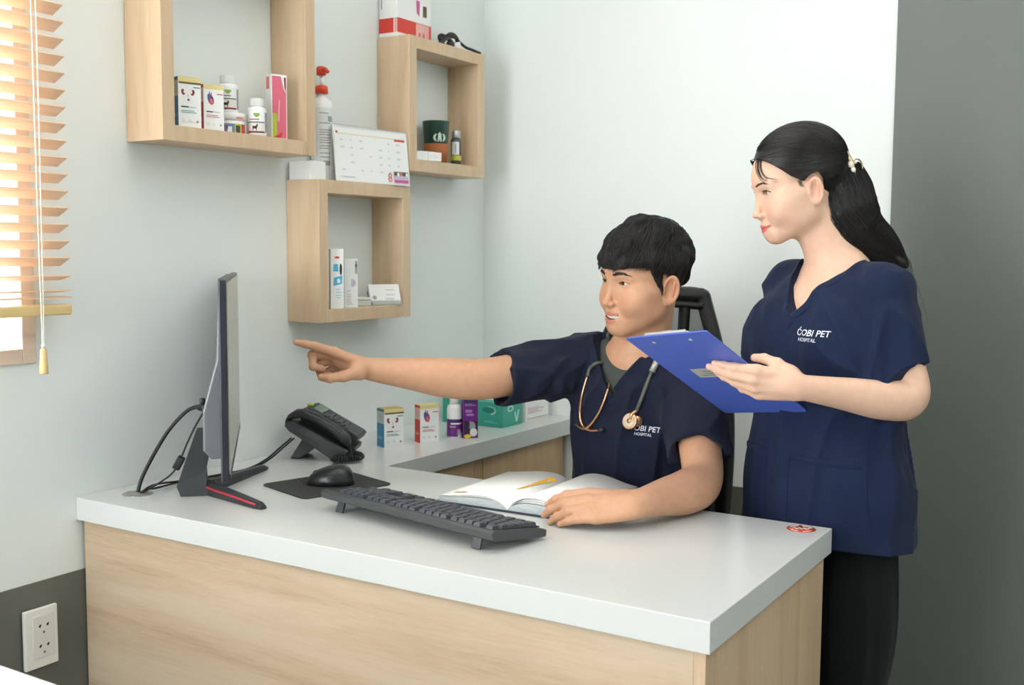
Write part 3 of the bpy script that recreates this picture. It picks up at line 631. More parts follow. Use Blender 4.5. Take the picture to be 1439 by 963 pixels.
c43, s43 = math.cos(R_(43.3)), math.sin(R_(43.3))
def mloc(x, y): dx, dy = x-0.2, y-1.575; return (dx*c43+dy*s43, -dx*s43+dy*c43, 0)
foot('foot', mloc(0.396, 1.522), -1); foot('foot', mloc(0.122, 1.815), 1)
b = B(); 
for p in ((-0.0, 0), ): b.box((-0.012, 0, 0.012), (0.04, 0.05, 0.024), M_dg, 0.004)
part('foot_joint', b, mo)
part('joystick', B().lathe([(0.004, 0), (0.006, 0.002), (0.006, 0.012), (0.004, 0.014)], M_dk, (PX-0.052, -0.085, 0.198), 12).box((PX-0.047, -0.085, 0.19), (0.012, 0.014, 0.014), M_dk, 0.002), mo)
# cables
r = thing('power_cable', 'thick black cable arching from the monitor back to the grommet', 'cable', (0.079, 1.481, ZT))
pl = Vector((0.183, 1.574, 0.927)); 
b = B().tube(bez([pl, (0.158, 1.58, 0.928), (0.128, 1.575, 0.918), (0.10, 1.554, 0.882), (0.085, 1.53, 0.84), (0.074, 1.50, 0.785), (0.071, 1.488, 0.752)], 10), 0.0042, M_fab, 8); part('lead', b, r, True)
ax = Vector((-1, 0.2, 0.02)).normalized(); b = B().tube([pl+Vector((0.005, -0.001, 0)), pl, pl+ax*0.002, pl+ax*0.022, pl+ax*0.024, pl+ax*0.033], [0.0075, 0.0075, 0.007, 0.007, 0.0055, 0.005], M_fab, 12); part('plug', b, r, True)
r = thing('signal_cable', 'thin black cable with a box clip hanging by the monitor neck', 'cable', (0.09, 1.475, ZT))
b = B().tube(bez([(0.184, 1.566, 0.918), (0.170, 1.558, 0.89), (0.156, 1.548, 0.855), (0.142, 1.538, 0.815), (0.128, 1.53, 0.79), (0.105, 1.51, 0.768), (0.093, 1.494, 0.757), (0.089, 1.484, 0.752)], 8), 0.002, M_fab, 7); part('lead', b, r, True)
b = B().box((0.1415, 1.5375, 0.813), (0.016, 0.014, 0.03), M_fab, 0.003, Euler((0.2, 0.5, 0.7)).to_matrix()); part('ferrite_clip', b, r, True)
r = thing('phone_cable', 'pair of thin black cables running along the wall to the desk phone', 'cable', (0.1, 1.7, ZT))
for k, (dz, dx) in enumerate(((0, 0), (0.004, 0.009))):
    b = B().tube(bez([(0.085+dx*0.3, 1.483, 0.752), (0.088, 1.50, 0.757+dz), (0.096, 1.52, 0.758+dz*2), (0.075, 1.60, 0.7535+dz*0.5), (0.088+dx, 1.70, 0.7535), (0.092+dx, 1.78, 0.7535), (0.072+dx, 1.86, 0.76), (0.066+dx, 1.92, 0.782), (0.082+dx, 1.938, 0.802)], 10), 0.0022, M_fab, 7); part('lead', b, r, True)

# ================================================================== desk phone
M_ph = mat('phone_charcoal', (42, 46, 48), 0.38); M_ph2 = mat('phone_slate', (58, 63, 66), 0.4); M_pk = mat('phone_key', (84, 88, 90), 0.45)
ph = thing('desk_phone', 'charcoal desk phone propped on its foot by the wall', 'telephone', (0.153, 1.970, ZT), R_(26)); ph.scale = (0.88, 0.88, 0.88)
def z_(z): return z-0.75
prof = [(-0.098, z_(0.846)), (-0.096, z_(0.862)), (-0.074, z_(0.861)), (0.082, z_(0.781)), (0.078, z_(0.768)), (0.036, z_(0.7545)), (-0.012, z_(0.785)), (-0.066, z_(0.820)), (-0.086, z_(0.832))]
b = B().prism(prof, 'y', -0.03, 0.125, M_ph, 0.004); part('base_unit', b, ph)
b = B().prism([(-0.07, z_(0.856)), (-0.062, z_(0.888)), (-0.045, z_(0.892)), (0.09, z_(0.817)), (0.096, z_(0.81)), (0.088, z_(0.798)), (0.07, z_(0.784))], 'y', 0.025, 0.125, M_ph2, 0.003); part('face_plate', b, ph)
b = B().prism([(-0.054, z_(0.812)), (-0.014, z_(0.787)), (-0.036, z_(0.772)), (-0.066, z_(0.7515)), (-0.092, z_(0.7515)), (-0.090, z_(0.756))], 'y', 0.0, 0.1, M_ph, 0.002); part('foot', b, ph)
sl = math.atan2(0.817-0.892, 0.09+0.045)
Mt = Matrix.Translation((0.0225, 0.075, z_(0.8555))) @ Euler((0, -sl, 0)).to_matrix().to_4x4()
def pbox(b, c, s, m, bev=0.001):
    q = B().box(c, s, m, bev); b.add([Mt @ Vector(v) for v in q.v], q.f, m)
b = B(); pbox(b, (-0.052, 0, 0.001), (0.03, 0.08, 0.003), mat('phone_lcd', (120, 132, 120), 0.2), 0.001); part('display', b, ph)
b = B()
for i in range(4):
    for j in range(3): pbox(b, (-0.015+i*0.0165, -0.022+j*0.022, 0.0015), (0.011, 0.016, 0.005), M_pk, 0.0015)
for i in range(5): pbox(b, (-0.025+i*0.017, -0.042, 0.0015), (0.01, 0.01, 0.005), M_pk, 0.0015)
part('keypad', b, ph)
Ms = Matrix.Translation((0, -0.03, 0)) ; ang = math.atan2(0.781-0.861, 0.082+0.074)
Mr = Matrix.Translation((-0.02, -0.0305, z_(0.823))) @ Euler((0, -ang, 0)).to_matrix().to_4x4()
b = B()
for sc, dy, m in ((1.0, 0.0, M_ph2), (0.6, -0.0012, mat('phone_recess', (70, 78, 76), 0.5))):
    bb = B().prism([(x*sc+(0.006 if sc < 1 else 0), z*sc*0.75) for x, z in rrect(0.078, 0.026, 0.0125)], 'y', -0.0012+dy, 0.001, m, 0.0005); b.add([Mr @ Vector(v) for v in bb.v], bb.f, m)
part('side_panel', b, ph)
hs = part('handset', B(), ph)
b = B(); HP = [(-0.099, 0.858, 0.012, 0.006), (-0.094, 0.868, 0.018, 0.013), (-0.076, 0.878, 0.021, 0.015), (-0.05, 0.880, 0.020, 0.0145), (-0.01, 0.864, 0.0185, 0.0125), (0.03, 0.842, 0.019, 0.012), (0.055, 0.823, 0.021, 0.0145), (0.07, 0.808, 0.021, 0.0165), (0.079, 0.797, 0.013, 0.009)]
n = 16; vs = []
for x, z, wy, hz in HP:
    for k in range(n):
        a = 2*PI*k/n; cy = math.copysign(abs(math.cos(a))**0.7, math.cos(a)); sz = math.copysign(abs(math.sin(a))**0.7, math.sin(a))
        vs.append(Vector((x+hz*sz*0.45, -0.006+wy*cy, z_(z)+hz*sz*0.9)))
fs = [(i*n+k, i*n+(k+1) % n, (i+1)*n+(k+1) % n, (i+1)*n+k) for i in range(len(HP)-1) for k in range(n)] + [tuple(range(n))[::-1], tuple((len(HP)-1)*n+k for k in range(n))]
b.add(vs, fs, M_ph, True); hs.data = make_mesh('handset', b)
b = B().tube([(-0.06, -0.0245, z_(0.882)), (0.0, -0.0235, z_(0.861)), (0.05, -0.0255, z_(0.83))], 0.0012, M_pk, 5); part('handset_trim', b, hs)
lm = C_('lamp_lime', (170, 190, 60), 0.3)
b = B().box((-0.05, 0.06, z_(0.8945)), (0.014, 0.02, 0.006), lm, 0.002); part('message_lamp', b, ph)
b = B(); ctr = bez([(0.074, -0.004, 0.043), (0.086, -0.014, 0.034), (0.09, -0.03, 0.02), (0.075, -0.042, 0.0145), (0.055, -0.04, 0.0145), (0.045, -0.052, 0.0145), (0.06, -0.062, 0.0145), (0.085, -0.05, 0.0145), (0.105, -0.03, 0.0145), (0.112, -0.01, 0.0145), (0.098, 0.004, 0.018), (0.075, -0.012, 0.026), (0.05, -0.012, 0.026)], 26)
pts = []
for i, p in enumerate(ctr):
    t = (ctr[min(i+1, len(ctr)-1)]-ctr[max(i-1, 0)]).normalized(); u_ = t.cross(Vector((0, 0, 1))).normalized(); w_ = u_.cross(t); a = i*0.95
    pts.append(p+(u_*math.cos(a)+w_*math.sin(a))*0.0075)
b.tube(pts, 0.0024, M_fab, 6); part('coiled_cord', b, ph)

# ================================================================== mouse pad, mouse, keyboard
M_pad = mottled('mousepad_charcoal', [(0.3, (52, 54, 54)), (0.7, (60, 62, 61))], 300, 0.8)
b = B().prism(rrect(0.182, 0.222, 0.016), 'z', 0, 0.003, M_pad, 0.0008); s = part('mouse_pad', b, loc=(0.352, 1.762, ZT), rot=(0, 0, R_(-16.5))); tag(s, 'charcoal rectangular mouse pad on the white worktop', 'mouse pad')
ms = thing('computer_mouse', 'black cordless computer mouse lying on the charcoal pad', 'mouse', (0.362, 1.762, ZT+0.0032), R_(212))
M_ms = mat('mouse_black', (38, 40, 42), 0.28); b = B(); n = 28; vs = []; rows = 9
for i in range(rows+1):
    t = i/rows; q = math.cos(t*PI/2)**0.55 if t < 1 else 0.0
    for k in range(n):
        a = 2*PI*k/n; x = 0.052*math.cos(a)*q; y = 0.031*math.sin(a)*q*(1-0.10*math.cos(a)); z = 0.039*math.sin(t*PI/2)**0.8*(1-0.28*(x/0.052)-0.12*(x/0.052)**2)
        vs.append((x, y, z+0.001))
fs = [(i*n+k, i*n+(k+1) % n, (i+1)*n+(k+1) % n, (i+1)*n+k) for i in range(rows) for k in range(n)] + [tuple(range(n))[::-1]]
b.add(vs, fs, M_ms, True); part('mouse_body', b, ms)
b = B().lathe([(0.0085, -0.0035), (0.0095, -0.002), (0.0095, 0.002), (0.0085, 0.0035)], mat('wheel_rubber', (24, 24, 24), 0.7), (0.03, 0, 0.0215), 18, Euler((PI/2, 0, 0)).to_matrix().to_4x4()); part('scroll_wheel', b, ms)
b = B().tube([(0.0505, 0, 0.006), (0.046, 0, 0.0145), (0.04, 0, 0.0195)], 0.0009, mat('wheel_rubber', (24, 24, 24), 0.7), 5); part('button_gap', b, ms)

kb = thing('keyboard', 'black full-size keyboard with rear feet folded out', 'keyboard', (0.735, 1.613, ZT+0.0012), R_(-10.4))
M_kb = mat('keyboard_charcoal', (68, 72, 74), 0.42); M_key = mat('keycap_dark', (68, 72, 80), 0.38); M_kd = mat('keyboard_deck', (34, 36, 38), 0.5)
# local x along the rear edge, y: -0.07 rear (raised, near the camera) to +0.07 front
tilt = math.atan2(0.018, 0.14); Kt = Matrix.Translation((0, 0, 0.0215)) @ Euler((-tilt, 0, 0)).to_matrix().to_4x4()
def kbx(b, c, s, m, bev=0.0): q = B().box(c, s, m, bev); b.add([Kt @ Vector(v) for v in q.v], q.f, m)
b = B(); bb = B().prism([(-0.07, -0.006), (-0.074, 0.004), (-0.07, 0.0095), (-0.055, 0.0095), (0.052, 0.008), (0.07, 0.004), (0.07, -0.008), (0.06, -0.0095), (-0.06, -0.0095)], 'x', -0.232, 0.232, M_kb, 0.002); b.add([Kt @ Vector(v) for v in bb.v], bb.f, M_kb)
part('case', b, kb)
b = B()
def keyrow(y, x0, widths, pitch=0.0187, gap=0.0028):
    x = x0
    for w in widths:
        W = abs(w)*pitch
        if w > 0:
            cx = x-W/2; q = bmesh.new(); bmesh.ops.create_cube(q, size=1.0)
            for v in q.verts:
                tp = v.co.z > 0; v.co = Vector((cx+v.co.x*(W-gap)*(0.82 if tp else 1), y+v.co.y*(0.0165)*(0.8 if tp else 1)+(0.0008 if tp else 0), 0.0125+v.co.z*0.0075))
            bmesh.ops.bevel(q, geom=[e for e in q.edges if e.verts[0].co.z > 0.014 and e.verts[1].co.z > 0.014], offset=0.001, segments=1, affect='EDGES'); q.transform(Kt); b.bm(q, M_key)
        x -= W
X0 = 0.223
keyrow(-0.055, X0, [1, -0.6, 1, 1, 1, 1, -0.4, 1, 1, 1, 1, -0.4, 1, 1, 1, 1, -0.35, 1, 1, 1, -0.35, 1, 1, 1, 1])
keyrow(-0.031, X0, [1]*13+[2]+[-0.35, 1, 1, 1, -0.35, 1, 1, 1, 1]); keyrow(-0.0123, X0, [1.5]+[1]*12+[1.5]+[-0.35, 1, 1, 1, -0.35, 1, 1, 1, 1])
keyrow(0.0064, X0, [1.75]+[1]*11+[2.25]+[-0.35, -3, -0.35, 1, 1, 1, -1]); keyrow(0.0251, X0, [2.25]+[1]*10+[2.75]+[-0.35, -1, 1, -1, -0.35, 1, 1, 1, 1])
keyrow(0.0438, X0, [1.25, 1.25, 1.25, 6.25, 1.25, 1.25, 1.25, 1.25]+[-0.35, 1, 1, 1, -0.35, 2, 1, -1])
part('keys', b, kb)
b = B(); kbx(b, (0, -0.002, 0.0092), (0.45, 0.118, 0.0016), M_kd); part('deck', b, kb)
for x in (-0.185, 0.185):
    b = B().box((x, -0.06, 0.0105), (0.02, 0.005, 0.022), M_kb, 0.001, Euler((R_(-20), 0, 0)).to_matrix()); part('folding_foot', b, kb)

# ================================================================== open book
bk = thing('open_book', 'open book with white pages lying before the seated person', 'book', (0.806, 1.908, ZT), R_(1.5))
M_pg = mottled('page_white', [(0.3, (242, 243, 240)), (0.7, (247, 247, 244))], 6, 0.6); M_cov = mat('book_cover_navy', (30, 36, 62), 0.4); M_edge = mottled('page_edges', [(0.35, (176, 190, 196)), (0.65, (216, 222, 222))], 60, 0.7, mapping=(1, 1, 22))
BH = 0.137
def sheet_profile(sg, lift, length, arch, n=14):
    """page seen end-on from the gutter outwards: rises out of the gutter and drops to the fore edge"""
    o = []
    for k in range(n+1):
        t = k/n; z = 0.004+lift*(1-math.exp(-t*9))*(1-0.55*t)+arch*math.sin(PI*min(1, t*1.05))**2*0.4
        o.append((sg*length*t, z))
    return o
def block(sg, lift, length, arch):
    top_ = sheet_profile(sg, lift, length, arch); return top_ + [(sg*length*0.985, 0.0035), (sg*0.0, 0.0035)]
part('cover', B().box((0.0, 0, 0.0016), (0.34, 0.284, 0.0026), M_cov, 0.001), bk)
for sg, lift, arch in ((-1, 0.019, 0.002), (1, 0.021, 0.004)):
    b = B(); pr = block(sg, lift, 0.163, arch); n = len(pr)
    v0 = [(x, -BH, z) for x, z in pr]; v1 = [(x, BH, z) for x, z in pr]
    b.add(v0+v1, [tuple(range(n)) if sg < 0 else tuple(range(n))[::-1], tuple(n+k for k in range(n))[::-1] if sg < 0 else tuple(n+k for k in range(n))], M_edge)
    nt = 15; b.add(v0[:nt]+v1[:nt], [(k, k+1, nt+k+1, nt+k) if sg > 0 else (k, nt+k, nt+k+1, k+1) for k in range(nt-1)], M_pg, True)
    b.add([v0[nt-1], v0[nt], v1[nt], v1[nt-1]], [(0, 1, 2, 3)] if sg > 0 else [(3, 2, 1, 0)], M_edge)
    part('page_block', b, bk)
def sheet(name, sg, f, y0, y1, m=M_pg, label=None):
    b = B(); pr = f; n = len(pr); vs = [(x, y0, z) for x, z in pr]+[(x, y1, z) for x, z in pr]+[(x, y0, z+0.0005) for x, z in pr]+[(x, y1, z+0.0005) for x, z in pr]
    fs = []
    for k in range(n-1): fs += [(k, k+1, n+k+1, n+k), (2*n+k, 3*n+k, 3*n+k+1, 2*n+k+1), (k, 2*n+k, 2*n+k+1, k+1), (n+k, n+k+1, 3*n+k+1, 3*n+k)]
    fs += [(n-1, 2*n+n-1, 3*n+n-1, n+n-1)]
    b.add(vs, fs, m, True); return part(name, b, bk, label=label)
for k, (lf, ar, ln) in enumerate(((0.0235, 0.008, 0.160), (0.0265, 0.014, 0.158), (0.030, 0.020, 0.156))): sheet('loose_page', 1, sheet_profile(1, lf, ln, ar), -BH, BH)
for k, (lf, ar, ln) in enumerate(((0.0215, 0.004, 0.162), (0.024, 0.008, 0.158))): sheet('loose_page', -1, sheet_profile(-1, lf, ln, ar), -BH, BH)
# printed marks on the pages
tp = sheet_profile(1, 0.030, 0.156, 0.020, 60)
def on_page(sg, u, v):
    x = sg*u*0.156; pr = tp if sg > 0 else sheet_profile(-1, 0.024, 0.158, 0.008, 60)
    k = int(u*60); z = pr[k][1]; return (x, v, z+0.0016)
b = B(); mY = C_('print_amber', (240, 184, 48))
for k in range(8):
    v0_, v1_ = -0.045+k*0.018, -0.045+(k+1)*0.018; w0, w1 = 0.006+k*0.0055, 0.006+(k+1)*0.0055; c0_, c1_ = 0.20-k*0.008, 0.20-(k+1)*0.008
    b.add([on_page(-1, c0_+w0, v0_), on_page(-1, c0_-w0, v0_), on_page(-1, c1_-w1, v1_), on_page(-1, c1_+w1, v1_)], [(0, 1, 2, 3)], mY)
part('printed_wedge', b, bk, label='amber wedge printed beside the gutter')
b = B(); b.add([on_page(-1, 0.72, -0.118), on_page(-1, 0.92, -0.112), on_page(-1, 0.92, -0.098), on_page(-1, 0.72, -0.104)], [(3, 2, 1, 0)], C_('print_peach', (238, 190, 160))); part('printed_tab', b, bk)

# ================================================================== white table in the near left corner
st = thing('side_table', 'white table edge in the bottom left corner before the outlet', 'table', (0.4, 0.56, 0))
M_tb = mat('table_white', (240, 242, 240), 0.4)
part('table_top', B().b2((0.012, 0.30, 0.68), (0.95, 0.837, 0.705), M_tb, 0.003), st, True)
for x, y in ((0.04, 0.33), (0.9, 0.33), (0.04, 0.80), (0.9, 0.80)): part('leg', B().b2((x-0.02, y-0.02, 0), (x+0.02, y+0.02, 0.68), M_tb, 0.002), st, True)

# ================================================================== office chair
M_ch = mat('chair_black', (24, 26, 26), 0.5); M_net = mat('chair_net', (62, 66, 62), 0.8, **{'Alpha': 0.72})
ch = thing('office_chair', 'black mesh office chair behind the seated person', 'chair', (0.822, 2.45, 0), 0)
def frame_path(x0, x1, zt, zb, yt, yb, wt, wb):
    return bez([(0, yt, zt), (wt*0.8, yt, zt), (wt, yt, zt-0.03), (wb*0.97, (yt+yb)/2-0.02, (zt+zb)/2+0.05), (wb, yb-0.01, zb+0.1), (wb*0.8, yb, zb), (0, yb, zb), (-wb*0.8, yb, zb), (-wb, yb-0.01, zb+0.1), (-wb*0.97, (yt+yb)/2-0.02, (zt+zb)/2+0.05), (-wt, yt, zt-0.03), (-wt*0.8, yt, zt)], 8)
fp = frame_path(0, 0, 1.155, 0.56, 0.03, -0.03, 0.110, 0.190)
part('backrest_frame', B().tube(fp, 0.019, M_ch, 8, closed=True), ch)
b = B(); 
for k in range(12):
    t0, t1 = k/12, (k+1)/12
    def row(t): z = 0.57+0.575*t; w = 0.18-(0.18-0.110)*max(0, t-0.25)/0.75; return (w, -0.03+0.06*t, z)
    a_, c_ = row(t0), row(t1); b.add([(-a_[0], a_[1], a_[2]), (a_[0], a_[1], a_[2]), (c_[0], c_[1], c_[2]), (-c_[0], c_[1], c_[2])], [(0, 1, 2, 3)], M_net, True)
part('backrest_net', b, ch)
part('headrest_bar', B().tube(bez([(-0.11, 0.03, 1.13), (0, 0.036, 1.135), (0.11, 0.03, 1.13)], 6), 0.028, M_ch, 8, flat=0.4), ch)
for x in (-0.055, 0.055): part('back_rib', B().tube(bez([(x, 0.03, 1.13), (x*0.8, 0.03, 0.95), (x*0.3, 0.02, 0.7), (0, 0.04, 0.5)], 6), 0.024, M_ch, 8, flat=0.5), ch)
part('spine', B().tube(bez([(0, 0.035, 0.62), (0, 0.05, 0.48), (0, -0.05, 0.40), (0, -0.18, 0.40)], 6), 0.024, M_ch, 10), ch)
part('seat', B().prism([(x, y-0.24) for x, y in rrect(0.48, 0.46, 0.1, 8)], 'z', 0.39, 0.452, M_ch, 0.02, True), ch)
for sx in (-1, 1):
    ar = part('armrest', B().tube(bez([(sx*0.2, -0.24, 0.42), (sx*0.27, -0.24, 0.43), (sx*0.275, -0.24, 0.56), (sx*0.275, -0.24, 0.62)], 6), 0.016, M_ch, 8), ch)
    part('arm_pad', B().box((sx*0.275, -0.22, 0.63), (0.075, 0.23, 0.025), M_ch, 0.01), ar)
part('gas_column', B().lathe([(0.03, 0.1), (0.03, 0.26), (0.02, 0.262), (0.02, 0.41)], M_ch, (0, -0.24, 0), 18), ch)
for k in range(5):
    a = R_(18+72*k); e = Vector((0.29*math.cos(a), -0.24+0.29*math.sin(a), 0.075))
    lg = part('base_leg', B().tube([(0, -0.24, 0.12), (e.x*0.5, -0.24+(e.y+0.24)*0.5, 0.105), e], [0.026, 0.022, 0.016], M_ch, 8), ch)
    part('caster', B().lathe([(0.02, -0.02), (0.028, -0.018), (0.028, 0.018), (0.02, 0.02)], M_ch, (e.x, e.y, 0.029), 18, (Euler((0, 0, a)).to_matrix() @ Euler((PI/2, 0, 0)).to_matrix()).to_4x4()).tube([(e.x, e.y, 0.03), (e.x, e.y, 0.08)], 0.008, M_ch, 8), lg)
# ================================================================== implicit-surface sculpting (numpy) for bodies, hair and clothes
def _np(M): return np.array(M, dtype=np.float64)
class Sculpt:
    def __init__(s): s.ops = []
    def _add(s, kind, fn, lo, hi, k, M=None):
        lo = np.array(lo, float); hi = np.array(hi, float)
        if M is not None:
            A = _np(M); R = A[:3, :3]; t = A[:3, 3]; Ri = np.linalg.inv(R)
            cs = np.array([[x, y, z] for x in (lo[0], hi[0]) for y in (lo[1], hi[1]) for z in (lo[2], hi[2])]) @ R.T + t
            lo, hi = cs.min(0), cs.max(0); sc = abs(np.linalg.det(R))**(1/3)
            g = lambda p, fn=fn, Ri=Ri, t=t, sc=sc: fn((p-t) @ Ri.T)*sc
        else: g = fn
        s.ops.append((kind, g, lo, hi, k)); return s
    def cone(s, a, b, ra, rb, k=0.01, kind='u', M=None, sq=None):
        a = np.array(a, float); b = np.array(b, float); ab = b-a; L2 = ab @ ab
        def fn(p):
            t = np.clip(((p-a) @ ab)/L2, 0, 1); q = p-a-t[:, None]*ab
            return np.sqrt((q*q).sum(1))-(ra+(rb-ra)*t)
        r = max(ra, rb); return s._add(kind, fn, np.minimum(a, b)-r, np.maximum(a, b)+r, k, M)
    def chain(s, pts, rs, k=0.01, kind='u', M=None):
        for i in range(len(pts)-1): s.cone(pts[i], pts[i+1], rs[i], rs[i+1], k if i == 0 else min(k, 0.006) if k < 0.012 else k*0.7, kind, M)
        return s
    def flatcone(s, a, b, ra, rb, side, f, k=0.01, kind='u', M=None):
        """limb whose section is stretched by factor f along the vector `side`"""
        a = np.array(a, float); b = np.array(b, float); ab = b-a; L2 = ab @ ab; w = np.array(side, float); w = w-ab*(w @ ab)/L2; w /= np.linalg.norm(w)
        def fn(p):
            t = np.clip(((p-a) @ ab)/L2, 0, 1); q = p-a-t[:, None]*ab; e = q @ w; q = q-(e*(1-1/f))[:, None]*w
            return np.sqrt((q*q).sum(1))-(ra+(rb-ra)*t)
        r = max(ra, rb)*max(1, f); return s._add(kind, fn, np.minimum(a, b)-r, np.maximum(a, b)+r, k, M)
    def ell(s, c, r, k=0.01, kind='u', M=None, rot=None, warp=None):
        c = np.array(c, float); r = np.array(r, float); R = _np(Euler(rot).to_matrix()) if rot is not None else None
        def fn(p):
            q = p-c
            if warp is not None: q = warp(q)
            if R is not None: q = q @ R
            k0 = np.sqrt(((q/r)**2).sum(1)); k1 = np.sqrt(((q/(r*r))**2).sum(1))+1e-9
            return np.where(k0 < 0.02, -r.min(), k0*(k0-1)/k1)
        m = r.max() if (rot is not None) else r
        return s._add(kind, fn, c-m-(0.006 if warp else 0), c+m+(0.006 if warp else 0), k, M)
    def fn(s, f, lo, hi, k=0.0, kind='u', M=None): return s._add(kind, f, lo, hi, k, M)
    def disp(s, f, lo, hi, M=None, fade=0.035):
        lo = np.array(lo, float); hi = np.array(hi, float)
        def g(p):
            w = np.clip(np.minimum(p-lo, hi-p)/fade, 0, 1).min(1); r = np.zeros(len(p)); k = w > 0
            if k.any(): w = w[k]; r[k] = f(p[k])*w*w*(3-2*w)
            return r
        return s._add('d', g, lo, hi, 0.0, M)
    def limb(s, pts, rs, k=0.012, side=None, f=1.0, seg=9):
        """one smooth tapering limb along the points"""
        P = np.array([list(v) for v in bez([tuple(q) for q in pts], seg)]); R = np.interp(np.linspace(0, len(pts)-1, len(P)), np.arange(len(pts)), rs)
        R = np.convolve(np.pad(R, 4, 'edge'), np.ones(9)/9, 'valid'); w = None
        if side is not None: w = np.array(side, float); w /= np.linalg.norm(w)
        def fn(p):
            acc = np.zeros(len(p)); tau = 0.0022
            for i in range(len(P)-1):
                a, b = P[i], P[i+1]; ab = b-a; t = np.clip(((p-a) @ ab)/(ab @ ab), 0, 1); q = p-a-t[:, None]*ab
                if w is not None: e = q @ w; q = q-(e*(1-1/f))[:, None]*w
                acc += np.exp(-np.clip((np.sqrt((q*q).sum(1))-(R[i]+(R[i+1]-R[i])*t))/tau, -60, 200))
            return -tau*np.log(acc+1e-80)+tau*1.5
        m = R.max()*max(1, f); return s._add('u', fn, P.min(0)-m, P.max(0)+m, k)
    def ev(s, p, lo=None, hi=None):
        if lo is None: lo, hi = p.min(0), p.max(0)
        d = np.full(len(p), 0.3)
        for kind, fn, l, h, k in s.ops:
            m = 2.2*k+0.015
            if (l-m > hi).any() or (h+m < lo).any(): continue
            e = fn(p)
            if kind == 'd': d = d+e; continue
            if kind == 'u':
                if k > 0: t = np.maximum(k-np.abs(d-e), 0)/k; d = np.minimum(d, e)-t*t*k*0.25
                else: d = np.minimum(d, e)
            elif kind == 's':
                e = -e
                if k > 0: t = np.maximum(k-np.abs(d-e), 0)/k; d = np.maximum(d, e)+t*t*k*0.25
                else: d = np.maximum(d, e)
        return d
    def mesh(s, h, smooth=1, nb=16):
        us = [o for o in s.ops if o[0] == 'u']
        lo = np.min([o[2] for o in us], 0)-4*h-0.012; hi = np.max([o[3] for o in us], 0)+4*h+0.012
        bs = nb*h; n = np.ceil((hi-lo)/bs).astype(int)
        ix = np.stack(np.meshgrid(*[np.arange(k) for k in n], indexing='ij'), -1).reshape(-1, 3)
        # keep blocks touched by some union primitive
        slack = 0.02 if any(o[0] == 'd' for o in s.ops) else 0.0
        keep = np.zeros(len(ix), bool); bl = lo+ix*bs; bh = bl+bs
        for kind, fn, l, hh, k in us:
            c = ((bl <= hh+k*0.3+h+slack) & (bh >= l-k*0.3-h-slack)).all(1) & ~keep
            if c.any():
                e = fn((bl[c]+bh[c])/2); keep[np.where(c)[0][e < bs*0.87*1.9+k+slack]] = True
        ix = ix[keep]
        g = np.stack(np.meshgrid(*[np.arange(nb+1)]*3, indexing='ij'), -1).reshape(-1, 3)
        N1 = nb+1; KX, KY = 1 << 40, 1 << 20
        VK, VP, Q = [], [], []
        cor = [(0, 0, 0), (1, 0, 0), (0, 1, 0), (1, 1, 0), (0, 0, 1), (1, 0, 1), (0, 1, 1), (1, 1, 1)]
        edg = [(0, 1), (2, 3), (4, 5), (6, 7), (0, 2), (1, 3), (4, 6), (5, 7), (0, 4), (1, 5), (2, 6), (3, 7)]
        for b in ix:
            o = b*nb; p = lo+(g+o)*h; d = s.ev(p, p[0], p[-1]).reshape(N1, N1, N1); neg = d < 0
            if neg.all() or not neg.any(): continue
            c8 = np.stack([neg[i:nb+i, j:nb+j, k:nb+k] for i, j, k in cor], -1); cnt = c8.sum(-1); act = (cnt > 0) & (cnt < 8)
            a = np.argwhere(act)
            if len(a):
                dv = np.stack([d[a[:, 0]+i, a[:, 1]+j, a[:, 2]+k] for i, j, k in cor], 1)
                acc = np.zeros((len(a), 3)); w = np.zeros(len(a))
                for e0, e1 in edg:
                    d0, d1 = dv[:, e0], dv[:, e1]; x = (d0 < 0) != (d1 < 0); t = np.where(x, d0/np.where(x, d0-d1, 1), 0)
                    pt = np.array(cor[e0])+t[:, None]*(np.array(cor[e1])-np.array(cor[e0])); acc += pt*x[:, None]; w += x
                G = a+o+8; VK.append(G[:, 0]*KX+G[:, 1]*KY+G[:, 2]); VP.append(lo+(a+o+acc/w[:, None])*h)
            for ax in range(3):
                sl0 = [slice(0, nb)]*3; sl1 = [slice(0, nb)]*3; sl1[ax] = slice(1, nb+1)
                n0, n1 = neg[tuple(sl0)], neg[tuple(sl1)]; e = np.argwhere(n0 != n1)
                if not len(e): continue
                fl = n0[e[:, 0], e[:, 1], e[:, 2]]; G = e+o+8; u, v = [(1, 2), (2, 0), (0, 1)][ax]
                qs = []
                for du, dv_ in ((0, 0), (-1, 0), (-1, -1), (0, -1)):
                    H = G.copy(); H[:, u] += du; H[:, v] += dv_; qs.append(H[:, 0]*KX+H[:, 1]*KY+H[:, 2])
                q = np.stack(qs, 1); q[~fl] = q[~fl][:, ::-1]; Q.append(q)
        VK = np.concatenate(VK); VP = np.concatenate(VP); Q = np.concatenate(Q)
        od = np.argsort(VK); VK = VK[od]; VP = VP[od]; f = np.searchsorted(VK, Q); f = np.minimum(f, len(VK)-1); ok = (VK[f] == Q).all(1); f = f[ok]
        f = fill_holes(f)
        for _ in range(smooth):
            for lam in (0.5, -0.48):
                acc = np.zeros_like(VP); w = np.zeros(len(VP))
                for i in range(4):
                    j = (i+1) % 4; np.add.at(acc, f[:, i], VP[f[:, j]]); np.add.at(acc, f[:, j], VP[f[:, i]]); np.add.at(w, f[:, i], 1); np.add.at(w, f[:, j], 1)
                VP = VP+lam*(acc/np.maximum(w, 1)[:, None]-VP)
        return VP, f
